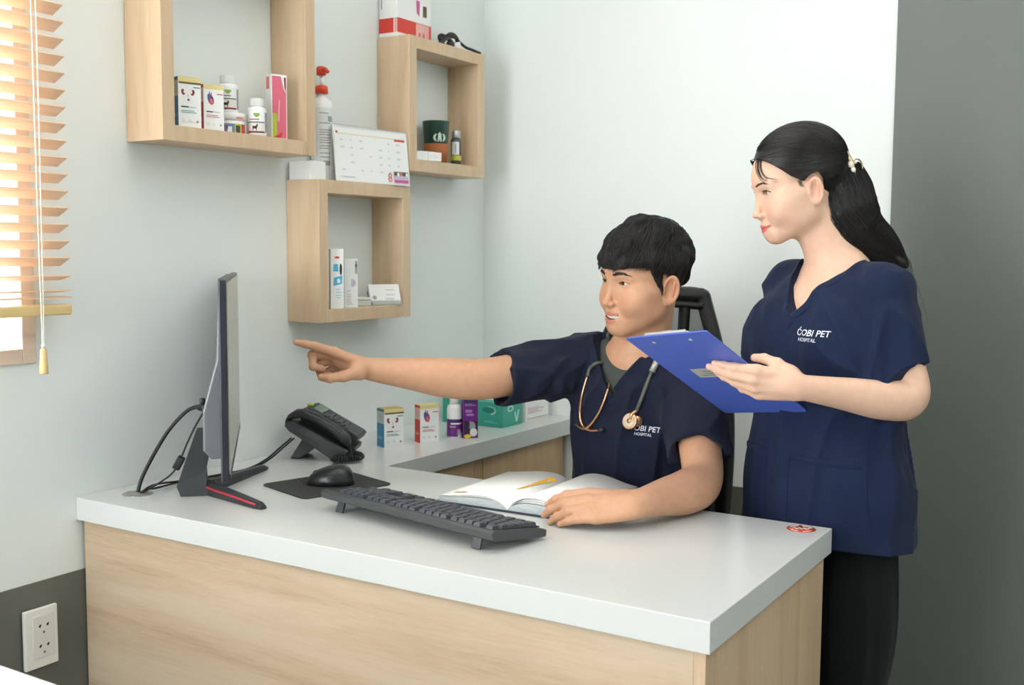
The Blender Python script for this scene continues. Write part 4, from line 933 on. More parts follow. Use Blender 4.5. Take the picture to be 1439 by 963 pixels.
def fill_holes(f):
    """close stray gaps: boundary loops of an even number of edges"""
    a = f.ravel(); b = np.roll(f, -1, 1).ravel(); n = int(f.max())+1; key = a.astype(np.int64)*n+b; rev = b.astype(np.int64)*n+a
    open_ = ~np.isin(rev, key); nx = {}
    for x, y in zip(b[open_], a[open_]): nx.setdefault(int(x), []).append(int(y))
    new, seen_ = [], set()
    for s0 in list(nx):
        if s0 in seen_: continue
        loop = [s0]; cur = nx[s0][0]
        while cur != s0 and cur in nx and len(loop) < 60 and cur not in loop: loop.append(cur); cur = nx[cur][0]
        seen_.update(loop)
        if cur == s0 and len(loop) >= 4 and len(loop) % 2 == 0:
            for i in range(1, len(loop)-2, 2): new.append((loop[0], loop[i], loop[i+1], loop[i+2]))
    if new: f = np.concatenate([f, np.array(new)])
    return f
def np_mesh(name, V, F, mats, parent=None, cols=None, label=None, mi=None):
    """a mesh object from arrays (world points) under a thing whose Empty may be moved"""
    me = bpy.data.meshes.new(name)
    if parent is not None:
        root = parent
        while root.parent: root = root.parent
        A = _np(local_matrix(root).inverted()); V = V @ A[:3, :3].T + A[:3, 3]
    k = F.shape[1]
    me.vertices.add(len(V)); me.vertices.foreach_set('co', V.astype(np.float32).ravel())
    me.loops.add(F.size); me.loops.foreach_set('vertex_index', F.astype(np.int32).ravel())
    me.polygons.add(len(F)); me.polygons.foreach_set('loop_start', np.arange(0, F.size, k, dtype=np.int32))
    for m in mats: me.materials.append(m)
    me.update(calc_edges=True); me.polygons.foreach_set('use_smooth', np.ones(len(F), bool))
    if mi is not None: me.polygons.foreach_set('material_index', mi.astype(np.int32))
    if cols is not None:
        at = me.color_attributes.new('tone', 'FLOAT_COLOR', 'POINT'); at.data.foreach_set('color', np.concatenate([cols, np.ones((len(cols), 1))], 1).astype(np.float32).ravel())
    me.update()
    o = bpy.data.objects.new(name, me); COL.objects.link(o); o.parent = parent
    if label: o['label'] = label
    return o
def surf_y(sc, x, z, y0=-0.16, y1=0.1):
    """first surface point along +y in a sculpt given in head coordinates"""
    x = np.atleast_1d(np.array(x, float)); z = np.atleast_1d(np.array(z, float)); y = np.full_like(x, y0)
    for _ in range(60):
        d = sc.ev(np.stack([x, y, z], 1), np.array([-1, -1, -1.]), np.array([1, 1, 1.])); y = y+np.clip(d, -0.01, 0.02)*0.8
    return y
def tubes(paths, rads, sides=4, flat=1.0, up=None):
    """many tapered tubes as arrays V, F; every path a (n,3) array, radius list per path"""
    V, F = [], []; o = 0
    for P, r in zip(paths, rads):
        P = np.asarray(P, float); n = len(P); T = np.gradient(P, axis=0); T /= np.linalg.norm(T, axis=1)[:, None]+1e-12
        ref = np.array([0.31, 0.27, 0.91]) if up is None else np.asarray(up, float)
        A = np.cross(T, ref); A /= np.linalg.norm(A, axis=1)[:, None]+1e-9; Bv = np.cross(T, A)
        for k in range(sides):
            a = 2*PI*k/sides; V.append(P+(A*math.cos(a)+Bv*math.sin(a)*flat)*np.asarray(r)[:, None])
        idx = np.arange(n-1)
        for k in range(sides):
            j = (k+1) % sides; F.append(np.stack([o+k*n+idx, o+j*n+idx, o+j*n+idx+1, o+k*n+idx+1], 1))
        o += n*sides
    return np.concatenate(V), np.concatenate(F)
def crv(P, n=16):
    return np.array([list(v) for v in bez([tuple(p) for p in P], n)])
def skin_material(name, rgb, sss=0.10):
    m = mat(name, rgb, 0.48, spec=0.35); nt = m.node_tree; b_ = nt.nodes['Principled BSDF']
    at = N(m, 'ShaderNodeVertexColor'); at.layer_name = 'tone'
    n = noise_tex(m, 60, 4); mx = N(m, 'ShaderNodeMix', data_type='RGBA', blend_type='MULTIPLY'); mx.inputs[0].default_value = 1.0
    L(m, at.outputs[0], mx.inputs[6]); L(m, ramp(m, n.outputs['Fac'], [(0.3, (246, 244, 243)), (0.7, (255, 255, 255))]), mx.inputs[7]); L(m, mx.outputs[2], b_.inputs['Base Color'])
    b_.inputs['Subsurface Weight'].default_value = sss; b_.inputs['Subsurface Radius'].default_value = (1.0, 0.35, 0.2); b_.inputs['Subsurface Scale'].default_value = 0.006
    n2 = noise_tex(m, 900, 2); bump(m, n2.outputs['Fac'], 0.06, 0.0004); return m
# ================================================================== heads (head coordinates: face -Y, up +Z, the person's left +X; eye line z = 0)
def head_sculpt(sex, smile, M, sc=None, ears=True):
    s = sc if sc is not None else Sculpt(); m = sex == 'm'
    E = lambda c, r, k=0.01, kind='u', rot=None, warp=None: s.ell(c, r, k, kind, M, rot, warp)
    C = lambda a, b, ra, rb, k=0.01, kind='u': s.cone(a, b, ra, rb, k, kind, M)
    E((0, 0.008, 0.036), (0.076, 0.090, 0.080), 0)
    E((0, -0.040, 0.030), (0.063, 0.054, 0.050), 0.03)
    E((0, -0.036, -0.030), (0.062, 0.058, 0.080) if m else (0.060, 0.057, 0.076), 0.03)
    for x in (-1, 1):
        C((x*0.048, -0.010, -0.064), (x*0.014, -0.074, -0.097 if m else -0.092), 0.018 if m else 0.015, 0.017 if m else 0.014, 0.028)
        E((x*0.043, -0.060, -0.034), (0.021, 0.022, 0.022), 0.022)
        E((x*0.056, -0.028, -0.018), (0.014, 0.034, 0.012), 0.02)
        E((x*0.047, -0.036, -0.046), (0.017, 0.030, 0.030), 0.03)
        C((x*0.012, -0.083, 0.017), (x*0.040, -0.073, 0.019), 0.010, 0.009, 0.014)
    E((0, -0.080, -0.100 if m else -0.095), (0.020, 0.016, 0.013) if m else (0.015, 0.014, 0.012), 0.014)
    E((0, -0.076, -0.071), (0.030, 0.025, 0.026), 0.018)
    # eyes: socket, lids, opening
    for x in (-1, 1):
        E((x*0.033, -0.099, -0.001), (0.019, 0.0135, 0.0105), 0.012, 's')
        E((x*0.0315, -0.0735, 0.0), (0.0155, 0.0140, 0.0125), 0.004)
        C((x*0.020, -0.083, -0.010), (x*0.040, -0.077, -0.011), 0.0035, 0.003, 0.006)
    hu, hl, w = (0.0038, 0.0028, 0.0138) if m else (0.0056, 0.0044, 0.0145)
    for x in (-1, 1):
        def opn(p, x=x):
            u = (p[:, 0]-x*0.0315)*x; v = p[:, 2]-0.0005-0.06*u; q = 1-(u/w)**2; a = np.maximum(v-hu*q, -hl*q-v)
            return np.maximum(a, np.maximum(np.abs(u)-w, p[:, 1]+0.0705))*0.9
        s.fn(opn, (x*0.0315-0.016, -0.1, -0.008), (x*0.0315+0.016, -0.07, 0.008), 0.0008, 's', M)
    # nose
    C((0, -0.089, 0.006), (0, -0.1035, -0.034), 0.0062, 0.0082 if m else 0.0072, 0.009)
    E((0, -0.1085, -0.041), (0.0092, 0.0085, 0.0078) if m else (0.0080, 0.0078, 0.0070), 0.007)
    for x in (-1, 1):
        E((x*0.0112, -0.0995, -0.0455), (0.0066, 0.0090, 0.0066) if m else (0.0058, 0.0082, 0.0060), 0.005)
        E((x*0.0058, -0.1045, -0.0525), (0.0032, 0.0048, 0.0028), 0.0015, 's')
    E((0, -0.1005, -0.0515), (0.004, 0.006, 0.004), 0.004)
    # mouth (corners lifted)
    cz = 6.5 if smile else 4.0
    wp = lambda q: np.stack([q[:, 0], q[:, 1]-(9.0 if m else 15.0)*q[:, 0]**2, q[:, 2]-cz*q[:, 0]**2], 1)
    if m:
        E((0, -0.0975, -0.0665), (0.0235, 0.0062, 0.0048), 0.005, 'u', None, wp)
        E((0, -0.0960, -0.0828), (0.0195, 0.0068, 0.0056), 0.006, 'u', None, wp)
        E((0, -0.0990, -0.0745), (0.0215, 0.0190, 0.0046), 0.002, 's', None, wp)
    else:
        E((0, -0.0980, -0.0676), (0.0240, 0.0058, 0.0043), 0.004, 'u', None, wp)
        E((0, -0.0965, -0.0780), (0.0200, 0.0062, 0.0052), 0.004, 'u', None, wp)
        E((0, -0.1020, -0.0726), (0.0265, 0.0070, 0.0006), 0.0012, 's', None, wp)
    E((0, -0.1035, -0.0595), (0.0035, 0.004, 0.006), 0.004, 's')
    if smile:
        for x in (-1, 1):   # cheek fold
            C((x*0.019, -0.100, -0.050), (x*0.034, -0.089, -0.076), 0.0022 if m else 0.0010, 0.0012 if m else 0.0006, 0.012, 's')
            E((x*0.037, -0.074, -0.046), (0.015, 0.013, 0.016), 0.02)
    # ears
    for x in ((-1, 1) if ears else ()):
        A = Matrix.Translation((x*0.0775, 0.005, -0.018)) @ Euler((R_(-10), x*R_(9), x*R_(-34))).to_matrix().to_4x4(); A = M @ A @ Matrix.Scale(1.0 if m else 0.88, 4)
        s.ell((0, 0, 0), (0.0055, 0.0175, 0.0305), 0.008, 'u', A)
        s.ell((0, 0.002, -0.024), (0.005, 0.009, 0.010), 0.006, 'u', A)
        s.ell((x*0.0066, -0.001, 0.0), (0.0085, 0.0112, 0.0195), 0.003, 's', A)
        def helix(p):
            a = np.arctan2(p[:, 2]/0.0285, p[:, 1]/0.0160); rr = np.sqrt((p[:, 1]/0.0160)**2+(p[:, 2]/0.0285)**2); d = (rr-1)*0.0175
            return np.sqrt(d*d+(p[:, 0]-x*0.004)**2)-0.0030
        s.fn(helix, (-0.008, -0.022, -0.034), (0.012, 0.022, 0.034), 0.003, 'u', A)
        s.cone((x*0.004, 0.006, 0.016), (x*0.0035, 0.005, -0.012), 0.0026, 0.0024, 0.004, 'u', A)
        s.ell((x*0.004, -0.014, -0.004), (0.004, 0.004, 0.0055), 0.003, 'u', A)
    return s
def neck_ops(s, M, sex, base, base_r):
    m = sex == 'm'; A = np.array(M)
    P = lambda q: (A[:3, :3] @ np.array(q)+A[:3, 3])
    s.cone(P((0, 0.012, -0.045)), base, 0.056 if m else 0.048, base_r, 0.022)
    return s
def head_cols(Vw, M, sex, base):
    """true skin colours: lips, warm cheeks and ears (head coordinates)"""
    A = np.linalg.inv(_np(M)); p = Vw @ A[:3, :3].T + A[:3, 3]; m = sex == 'm'
    c = np.tile(np.array(lin(base)), (len(p), 1)); g = lambda q: np.exp(-q)
    def mixin(w, rgb): nonlocal c; c = c*(1-w[:, None])+np.array(lin(rgb))*w[:, None]
    near = (np.abs(p) < 0.13).all(1)
    ck = g(((np.abs(p[:, 0])-0.042)/0.02)**2+((p[:, 2]+0.036)/0.018)**2)*(p[:, 1] < -0.03)*near; mixin(ck*0.22, (226, 140, 118) if not m else (205, 132, 102))
    er = np.clip((np.abs(p[:, 0])-0.0735)/0.006, 0, 1)*near*(p[:, 2] < 0.02)*(p[:, 2] > -0.055)*(np.abs(p[:, 1]-0.012) < 0.03); mixin(er*0.22, (212, 120, 98))
    ns = g((p[:, 0]/0.014)**2+((p[:, 2]+0.044)/0.010)**2)*(p[:, 1] < -0.095)*near; mixin(ns*0.15, (214, 126, 104))
    cz = 6.5 if m else 4.0; zz = p[:, 2]-cz*p[:, 0]**2
    if m: inl = ((np.abs(zz+0.0665) < 0.0042*np.sqrt(np.clip(1-(p[:, 0]/0.0235)**2, 0, 1))) | (np.abs(zz+0.0828) < 0.0056*np.sqrt(np.clip(1-(p[:, 0]/0.0200)**2, 0, 1)))) & (p[:, 1] < -0.082)
    else: inl = (p[:, 1] < -0.078) & (np.abs(zz+0.0730) < 0.0086*np.clip(1-(p[:, 0]/0.0250)**2, 0, 1)**0.8)
    mixin(inl*near*(0.62 if m else 0.75), (196, 108, 96) if m else (206, 70, 78))
    if m: mixin(1.0*near*(p[:, 1] > -0.0955)*(p[:, 1] < -0.07)*(np.abs(zz+0.075) < 0.0058)*(np.abs(p[:, 0]) < 0.0215), (70, 24, 24))
    return c
M_eyew = mat('eye_white', (212, 206, 198), 0.25); M_iris = mat('iris_brown', (52, 34, 26), 0.15); M_pup = mat('pupil_black', (10, 9, 9), 0.1)
M_hair = mat('hair_black', (24, 21, 21), 0.42, spec=0.45); M_browm = mat('brow_dark', (46, 37, 34), 0.6); M_brow = mat('brow_brown', (58, 46, 41), 0.6); M_hairw = mat('hair_soft_black', (27, 23, 22), 0.36, spec=0.5); M_teeth = mat('teeth', (236, 230, 220), 0.25); M_mouth = mat('mouth_inside', (92, 34, 32), 0.6)
def eye_parts(root, body, M, gaze, sex, skin_s):
    A = _np(M); G = (A[:3, :3].T @ np.array(gaze)); G /= np.linalg.norm(G)
    for x in (-1, 1):
        c = Vector((x*0.0315, -0.0735, 0.0)); R = Vector(G).to_track_quat('Z', 'Y').to_matrix().to_4x4()
        b = B(); n = 24; vs = []; fs = []
        th = [0, 0.10, 0.20, 0.3, 0.40, 0.46, 0.6, 0.9, 1.3, 1.8, 2.4, PI-0.001]; r = 0.0119
        b_v = [M @ (c+(R @ Vector((r*math.sin(t)*math.cos(2*PI*k/n), r*math.sin(t)*math.sin(2*PI*k/n), r*math.cos(t)+(0.0006*(1-(t/0.46)**2) if t < 0.46 else 0))))) for t in [max(t, 0.001) for t in th] for k in range(n)]
        for i in range(len(th)-1):
            mm = M_pup if th[i+1] <= 0.20 else (M_iris if th[i+1] <= 0.46 else M_eyew)
            idx = [(i*n+k, (i+1)*n+k, (i+1)*n+(k+1) % n, i*n+(k+1) % n) for k in range(n)]
            o = len(b.v); ring = b_v[i*n:(i+2)*n]; b.add(ring, [(k, n+k, n+(k+1) % n, (k+1) % n) for k in range(n)], mm, True)
        part('eye', b, root, True)
        # lash line along the upper lid, thin one below
        hu, hl, w = (0.0038, 0.0028, 0.0138) if sex == 'm' else (0.0056, 0.0044, 0.0145)
        P = []; Rr = []
        us = np.linspace(-w*1.0, w*1.12, 14); v = 0.0005+0.06*us+hu*np.clip(1-(us/w)**2, -0.15, 1)+0.0003
        ys = surf_y(skin_s, x*0.0315+us*x, v+0.0004, -0.12, 0); pt = np.stack([x*0.0315+us*x, ys-0.0002, v], 1)
        P.append(pt); Rr.append(np.interp(us, [-w, 0, w*1.12], [0.0006, 0.0013, 0.0010]) if sex == 'f' else np.interp(us, [-w, 0, w*1.12], [0.0003, 0.0008, 0.0005]))
        if sex == 'f':
            for q in np.linspace(-0.5, 1.0, 13):
                i0 = np.array([x*0.0315+q*w*x, np.interp(q*w, us, ys), np.interp(q*w, us, v)]); P.append(np.array([i0, i0+np.array([x*0.001*(q+0.2), -0.0028, 0.0002]), i0+np.array([x*0.003*(q+0.2), -0.0052, 0.0022])])); Rr.append([0.0003, 0.00025, 0.00008])
        V, F = tubes(P, Rr, 5); V = V @ A[:3, :3].T + A[:3, 3]; np_mesh('eyelashes', V, F, [M_hair], root)
def brow_part(root, M, s0, sex):
    A = _np(M); rr = np.random.RandomState(3); P, Rd = [], []
    for x in (-1, 1):
        for k in range(150):
            t = rr.rand(); u = 0.013+t*0.036; zc = 0.0185+0.0045*math.sin(min(1, t*1.25)*PI*0.62)-0.004*max(0, t-0.7)/0.3; th = (0.0036 if sex == 'm' else 0.0024)*(1-0.65*t**2)*(0.55+0.45*min(1, t*5))*(1.15 if sex == 'm' else 1.25)
            z = zc+rr.uniform(-1, 1)*th; ln = rr.uniform(0.004, 0.008); du = ln*0.9; dz = ln*(0.55*(1-t)-0.30*t-0.3*(z-zc)/max(th, 1e-4))
            xs = np.array([u, u+du*0.5, u+du]); zs = np.array([z, z+dz*0.5, z+dz*0.8]); P.append((xs*x, zs)); Rd.append([0.0005, 0.00048, 0.00012])
    X = np.concatenate([p[0] for p in P]); Z = np.concatenate([p[1] for p in P]); Y = surf_y(s0, X, Z)-0.0008
    pts = np.stack([X, Y, Z], 1).reshape(-1, 3, 3); V, F = tubes(list(pts), Rd, 4); 
    half = len(P)//2; 
    for q in (pts[:half], pts[half:]):
        V, F = tubes(list(q), Rd[:half], 4); np_mesh('eyebrow', V @ A[:3, :3].T + A[:3, 3], F, [M_browm if sex == 'm' else M_brow], root)
def teeth_part(root, M):
    A = _np(M); b = B(); xs = np.linspace(-0.0205, 0.0205, 11)
    for i in range(10):
        for z0, z1 in ((-0.0772, -0.0685), ):
            x0, x1 = xs[i]+0.0001, xs[i+1]-0.0001; f = lambda x: -0.0945+7*x*x
            q = [Vector((x0, f(x0), z0+6.5*x0*x0)), Vector((x1, f(x1), z0+6.5*x1*x1)), Vector((x1, f(x1), z1+6.5*x1*x1)), Vector((x0, f(x0), z1+6.5*x0*x0))]
            q2 = [v+Vector((0, 0.003, 0)) for v in q]; b.add([M @ v for v in q+q2], [(0, 1, 2, 3), (3, 2, 6, 7), (0, 3, 7, 4), (1, 5, 6, 2), (0, 4, 5, 1)], M_teeth)
    part('teeth', b, root, True)
def frame_M(origin, fwd, up=(0, 0, 1), scale=1.0):
    f = Vector(fwd).normalized(); x = (-f).cross(Vector(up)).normalized(); z = x.cross(-f)
    # local -Y is forward: columns X, Y=-f, Z
    m = Matrix((x, -f, z)).transposed() if x.cross(-f).dot(z) > 0 else Matrix((x, -f, z)).transposed()
    m = m.to_4x4() @ Matrix.Scale(scale, 4); m.translation = origin; return m
def at(px, py, d):
    """a point of the room given by where it is seen and its distance along the view"""
    v = _fw + _rt*((px-719.5)/FPX) - _up*((py-481.5)/FPX); return CAM + v*d
# ================================================================== shared figure tools
_rs = np.random.RandomState(11); _NT = _rs.rand(32, 32, 32)
def vnoise(p):
    i = np.floor(p).astype(int); f = p-i; f = f*f*(3-2*f); i &= 31; j = (i+1) & 31
    g = lambda a, b, c: _NT[a, b, c]
    x0 = g(i[:, 0], i[:, 1], i[:, 2])*(1-f[:, 0])+g(j[:, 0], i[:, 1], i[:, 2])*f[:, 0]; x1 = g(i[:, 0], j[:, 1], i[:, 2])*(1-f[:, 0])+g(j[:, 0], j[:, 1], i[:, 2])*f[:, 0]
    x2 = g(i[:, 0], i[:, 1], j[:, 2])*(1-f[:, 0])+g(j[:, 0], i[:, 1], j[:, 2])*f[:, 0]; x3 = g(i[:, 0], j[:, 1], j[:, 2])*(1-f[:, 0])+g(j[:, 0], j[:, 1], j[:, 2])*f[:, 0]
    return ((x0*(1-f[:, 1])+x1*f[:, 1])*(1-f[:, 2])+(x2*(1-f[:, 1])+x3*f[:, 1])*f[:, 2])*2-1
def folds(amp, dirs, scale, sharp=1.0, off=0.0):
    """soft cloth folds running along `dirs` (stretched noise)"""
    d = np.array(dirs, float); d /= np.linalg.norm(d)
    def f(p):
        al = p @ d; q = (p-al[:, None]*d*0.80)*scale+off; n = 1-2*np.abs(vnoise(q)); n = n*np.abs(n)+0.35*vnoise(q*2.3+7.3)
        return -amp*n
    return f
A3 = lambda v: np.array(list(v), float)
def cast(sc, o, d, t0=0.0, n=90, lim=3.0):
    """march a ray to a sculpted surface"""
    o = np.atleast_2d(np.array(o, float)); d = np.array(d, float); d = np.broadcast_to(d/np.linalg.norm(d, axis=-1, keepdims=True), o.shape); t = np.full(len(o), float(t0))
    for _ in range(n):
        e = sc.ev(o+d*t[:, None], np.array([-9, -9, -9.]), np.array([9, 9, 9.])); t = t+np.clip(e, -0.02, 0.08)*0.7
        if (t > lim).all(): break
    return o+d*t[:, None]
def seen(sc, px, py, lift=0.0):
    """the surface point seen at a place of the view, lifted off the surface"""
    v = _fw + _rt*((px-719.5)/FPX) - _up*((py-481.5)/FPX); o = CAM+v*1.5; d = v.normalized(); p = cast(sc, [list(o)], list(d))[0]
    return Vector(p)-d*lift
def atz(px, py, z):
    v = _fw + _rt*((px-719.5)/FPX) - _up*((py-481.5)/FPX); return CAM + v*((z-CAM.z)/v.z)
def finger(s, pts, r0, r1, k=0.0035, kb=0.010):
    n = len(pts); rs = [r0+(r1-r0)*i/(n-1) for i in range(n)]
    for i in range(n-1):
        s.cone(pts[i], pts[i+1], rs[i], rs[i+1], kb if i == 0 else k)
        if 0 < i: s.ell(pts[i], (rs[i]*1.06,)*3, 0.003)
    return s
def palm(s, wrist, mcps, dors, r=0.0125, kw=0.014):
    w = A3(wrist)
    for m in mcps: s.cone(w+(A3(m)-w)*0.12, m, r*1.10, r*0.86, kw)
    mm = np.mean([A3(m) for m in mcps], 0); s.cone(w+(mm-w)*0.25-A3(dors)*0.004, w+(mm-w)*0.85-A3(dors)*0.004, r*1.25, r*1.1, kw)
    return s
def arm(s, sh, el, wr, rs, side, k=0.012, ext=None):
    """one limb: upper arm, elbow, forearm swelling below the elbow, narrow wrist"""
    sh, el, wr = A3(sh), A3(el), A3(wr); r0, r1, r2, r3, r4 = rs; m = lambda a, b, t: a+(b-a)*t
    s.limb([sh, m(sh, el, 0.5), m(sh, el, 0.92), m(el, wr, 0.25), m(el, wr, 0.6), wr]+([A3(ext)] if ext is not None else []), [r0, r1, r2, r3, r3*0.80, r4]+([r4*0.72] if ext is not None else []), k, side, 1.16)
    return s
def hand(s, wrist, X, Z, left, sc, flex, spread, thumb, lens=None):
    """a hand with five separate fingers; flex: (knuckle, middle, end) bends in degrees for index..little; thumb: 4 points in hand axes"""
    w = A3(wrist); X = A3(X)/np.linalg.norm(A3(X)); Z = A3(Z); Z = Z-X*(Z @ X); Z /= np.linalg.norm(Z); Y = np.cross(Z, X)*(-1 if left else 1)
    T = lambda q: w+(X*q[0]+Y*q[1]+Z*q[2])*sc
    mc = [(0.088, 0.028, 0.000), (0.091, 0.008, 0.003), (0.085, -0.012, 0.001), (0.076, -0.030, -0.005)]
    ph = [(0.042, 0.025, 0.021), (0.046, 0.029, 0.022), (0.042, 0.027, 0.021), (0.033, 0.020, 0.019)]
    rr = [(0.0108, 0.0072), (0.0110, 0.0074), (0.0105, 0.0071), (0.0093, 0.0062)]
    for m in mc: s.limb([T((0.0, m[1]*0.55, 0)), T((m[0]*0.5, m[1]*0.85, m[2]*0.5-0.001)), T(m)], [0.0145*sc, 0.0140*sc, 0.0118*sc], 0.010, None, 1, 4)
    s.limb([T((0.015, 0.0, -0.006)), T((0.05, 0.0, -0.007)), T((0.078, 0.0, -0.008))], [0.014*sc, 0.0165*sc, 0.0125*sc], 0.012, None, 1, 4)
    tips = []
    for i in range(4):
        p = np.array(mc[i]); pts = [p]; a = 0.0; yw = R_(spread[i])
        for j in range(3):
            a += R_(flex[i][j]); p = p+np.array((math.cos(a)*math.cos(yw), math.cos(a)*math.sin(yw), -math.sin(a)))*ph[i][j]; pts.append(p)
        q = [T(v) for v in pts]; r0, r1 = rr[i]; rs = [r0*1.04*sc, r0*0.93*sc, (r0*0.45+r1*0.5)*sc, r1*0.92*sc]
        for j in range(3): s.cone(q[j], q[j+1], rs[j], rs[j+1], 0.007 if j == 0 else 0.0022)
        for j in (1, 2): s.ell(q[j], (rs[j]*1.07,)*3, 0.003)
        nd = X*math.sin(a)*math.cos(yw)+Z*math.cos(a); tips.append((q[3], q[3]-q[2], nd, rs[3]))
    t = [T(v) for v in thumb]; s.cone(t[0], t[1], 0.0150*sc, 0.0125*sc, 0.014); s.cone(t[1], t[2], 0.0118*sc, 0.0100*sc, 0.005); s.cone(t[2], t[3], 0.0102*sc, 0.0082*sc, 0.003)
    s.ell(t[0], (0.017*sc,)*3, 0.012); tips.append((t[3], t[3]-t[2], Y*0.6+Z*0.6, 0.0085*sc))
    return tips
def join(parts_):
    V, F, o = [], [], 0
    for v, f in parts_: V.append(v); F.append(f+o); o += len(v)
    return np.concatenate(V), np.concatenate(F)
def cloth_mat(name, c1, c2, rough=0.85):
    m = mottled(name, [(0.3, c1), (0.7, c2)], 9, rough, spec=0.25); n2 = noise_tex(m, 1400, 2); n3 = noise_tex(m, 26, 4)
    a = N(m, 'ShaderNodeMath', operation='MULTIPLY_ADD'); L(m, n3.outputs['Fac'], a.inputs[0]); a.inputs[1].default_value = 3.0; L(m, n2.outputs['Fac'], a.inputs[2])
    bump(m, a.outputs[0], 0.25, 0.0012); m.node_tree.nodes['Principled BSDF'].inputs['Sheen Weight'].default_value = 0.05; return m
M_navy = cloth_mat('scrub_navy', (18, 24, 43), (21, 28, 49)); M_navy2 = cloth_mat('scrub_navy_bright', (19, 31, 58), (22, 35, 66)); M_trs = cloth_mat('trousers_black', (12, 15, 18), (15, 18, 21)); M_under = cloth_mat('undershirt_grey', (66, 72, 68), (74, 80, 75))
M_stitch = mat('embroidery_white', (216, 220, 232), 0.7); M_shoe = mat('shoe_black', (20, 20, 22), 0.4)
def lettering(root_part, sc, origin, U, V_, N_, lines, lab=None):
    """embroidered words wrapped onto cloth: lines of (text, u, v, size)"""
    b = B(); U, V_, N_ = Vector(U).normalized(), Vector(V_).normalized(), Vector(N_).normalized()
    for txt, u, v, size, sh in lines:
        vs, fs = text_mesh(txt, size, 'LEFT', 0.012, 0.0, sh)
        P = np.array([list(Vector(origin)+U*(u+x)+V_*(v+y)) for x, y, z in vs]); Q = cast(sc, P+A3(N_)*0.08, -A3(N_))+A3(N_)*0.0009
        b.add([tuple(q) for q in Q], fs, M_stitch)
    return part('embroidery', b, root_part, True, label=lab)
def band(name, sc, pts, d, r, m, parent, flat=0.3, lift=0.0005, up=None, n=14):
    """a sewn band following the cloth: points are dropped onto the surface along d"""
    c = crv(pts, n); q = cast(sc, c-np.array(d)*0.12, np.array(d)); q = q[np.abs((q-c) @ np.array(d)) < 0.14]-np.array(d)*lift
    V, F = tubes([q], [[r]*len(q)], 8, flat, up); return np_mesh(name, V, F, [m], parent)
def surface_strands(paths, r0, sides=4, flat=0.6, tip=0.15):
    R = [[r0[i]*(0.55+0.45*math.sin(PI*min(1, t*1.4+0.1)))*(1 if t < 0.7 else max(tip, 1-(t-0.7)/0.3)) for t in np.linspace(0, 1, len(P))] for i, P in enumerate(paths)]
    return tubes(paths, R, sides, flat)

# ================================================================== the seated man
man = thing('person', 'seated man in navy scrubs with stethoscope, pointing at the monitor', 'person', (0.885, 2.25, 0.45))
HMm = frame_M(at(907, 391, 2.36), tuple(Matrix.Rotation(R_(4), 3, 'Z') @ Vector((-0.50, -0.86, -0.10))), (0.07, -0.02, 1.0), 1.0)
SKM = (205, 158, 126)
NB = np.array((0.890, 2.195, 1.035)); SR = np.array((0.735, 2.205, 1.000)); SL = np.array((1.020, 2.195, 0.985))
ER = A3(at(664, 535, 2.38)); WR = A3(at(521, 519, 2.345)); EL = A3(at(988, 685, 2.15)); WL = A3(at(893, 709, 2.0))
s = head_sculpt('m', True, HMm); neck_ops(s, HMm, 'm', NB, 0.062)
s.cone(NB+(0, 0.0, -0.02), (0.885, 2.215, 0.90), 0.07, 0.10, 0.03); s.cone((0.80, 2.21, 1.01), (0.97, 2.205, 1.005), 0.045, 0.045, 0.03)
H1 = s.mesh(0.0014)
s = Sculpt()
# right arm and pointing hand
XR_ = (at(414, 482, 2.335)-at(514, 514, 2.345)).normalized(); ZR_ = (_up*0.85+_fw*0.42+XR_*0.2)
arm(s, SR, ER, WR, (0.044, 0.0475, 0.0445, 0.0440, 0.0240), tuple(ZR_.cross(XR_)), 0.012, WR+A3(XR_)*0.045)
tipsR = hand(s, WR, XR_, ZR_, False, 0.95, [(3, 4, 3), (22, 90, 74), (36, 92, 70), (50, 92, 60)], (4, 0, -2, -4), [(0.022, 0.016, -0.022), (0.050, 0.028, -0.050), (0.078, 0.022, -0.062), (0.097, 0.012, -0.062)])
# left arm resting on the worktop, hand on the corner of the book
XL_ = -_rt*0.98-_up*0.02+_fw*0.08; ZL_ = _up*0.74-_fw*0.62
arm(s, SL, EL, WL, (0.043, 0.046, 0.0405, 0.0415, 0.0245), tuple(XL_.cross(ZL_)), 0.012, WL+A3(XL_)*0.045)
tipsL = hand(s, WL, XL_, ZL_, True, 0.98, [(8, 20, 12), (11, 24, 14), (11, 24, 13), (6, 16, 9)], (1, 1, 2, 4), [(0.022, 0.024, -0.014), (0.055, 0.038, -0.030), (0.085, 0.038, -0.036), (0.108, 0.032, -0.038)])
H2 = s.mesh(0.0018)
s = Sculpt(); s.ell((0.885, 2.23, 0.80), (0.14, 0.09, 0.25), 0); s.ell((0.885, 2.265, 0.55), (0.15, 0.11, 0.10), 0.05)
for x in (-1, 1): s.chain([(0.885+x*0.09, 2.25, 0.545), (0.885+x*0.13, 1.83, 0.50), (0.885+x*0.13, 1.86, 0.10), (0.885+x*0.13, 1.78, 0.05)], (0.072, 0.052, 0.036, 0.034), 0.03)
H3 = s.mesh(0.006)
V, F = join([H1, H2, H3]); col = head_cols(V, HMm, 'm', SKM)
def nails(V, col, tips, rgb=(226, 178, 158)):
    for t, d, n_, r in tips:
        t = A3(t); d = A3(d)/np.linalg.norm(A3(d)); n_ = A3(n_)/np.linalg.norm(A3(n_)); q = V-t; a = q @ d; h_ = q @ n_; w_ = np.sqrt(np.maximum((q*q).sum(1)-a*a-h_*h_, 0))
        k = ((np.abs(a-0.001) < 0.0062) & (h_ > r*0.55) & (w_ < r*0.78)).astype(float); col[:] = col*(1-0.55*k[:, None])+np.array(lin(rgb))*0.55*k[:, None]
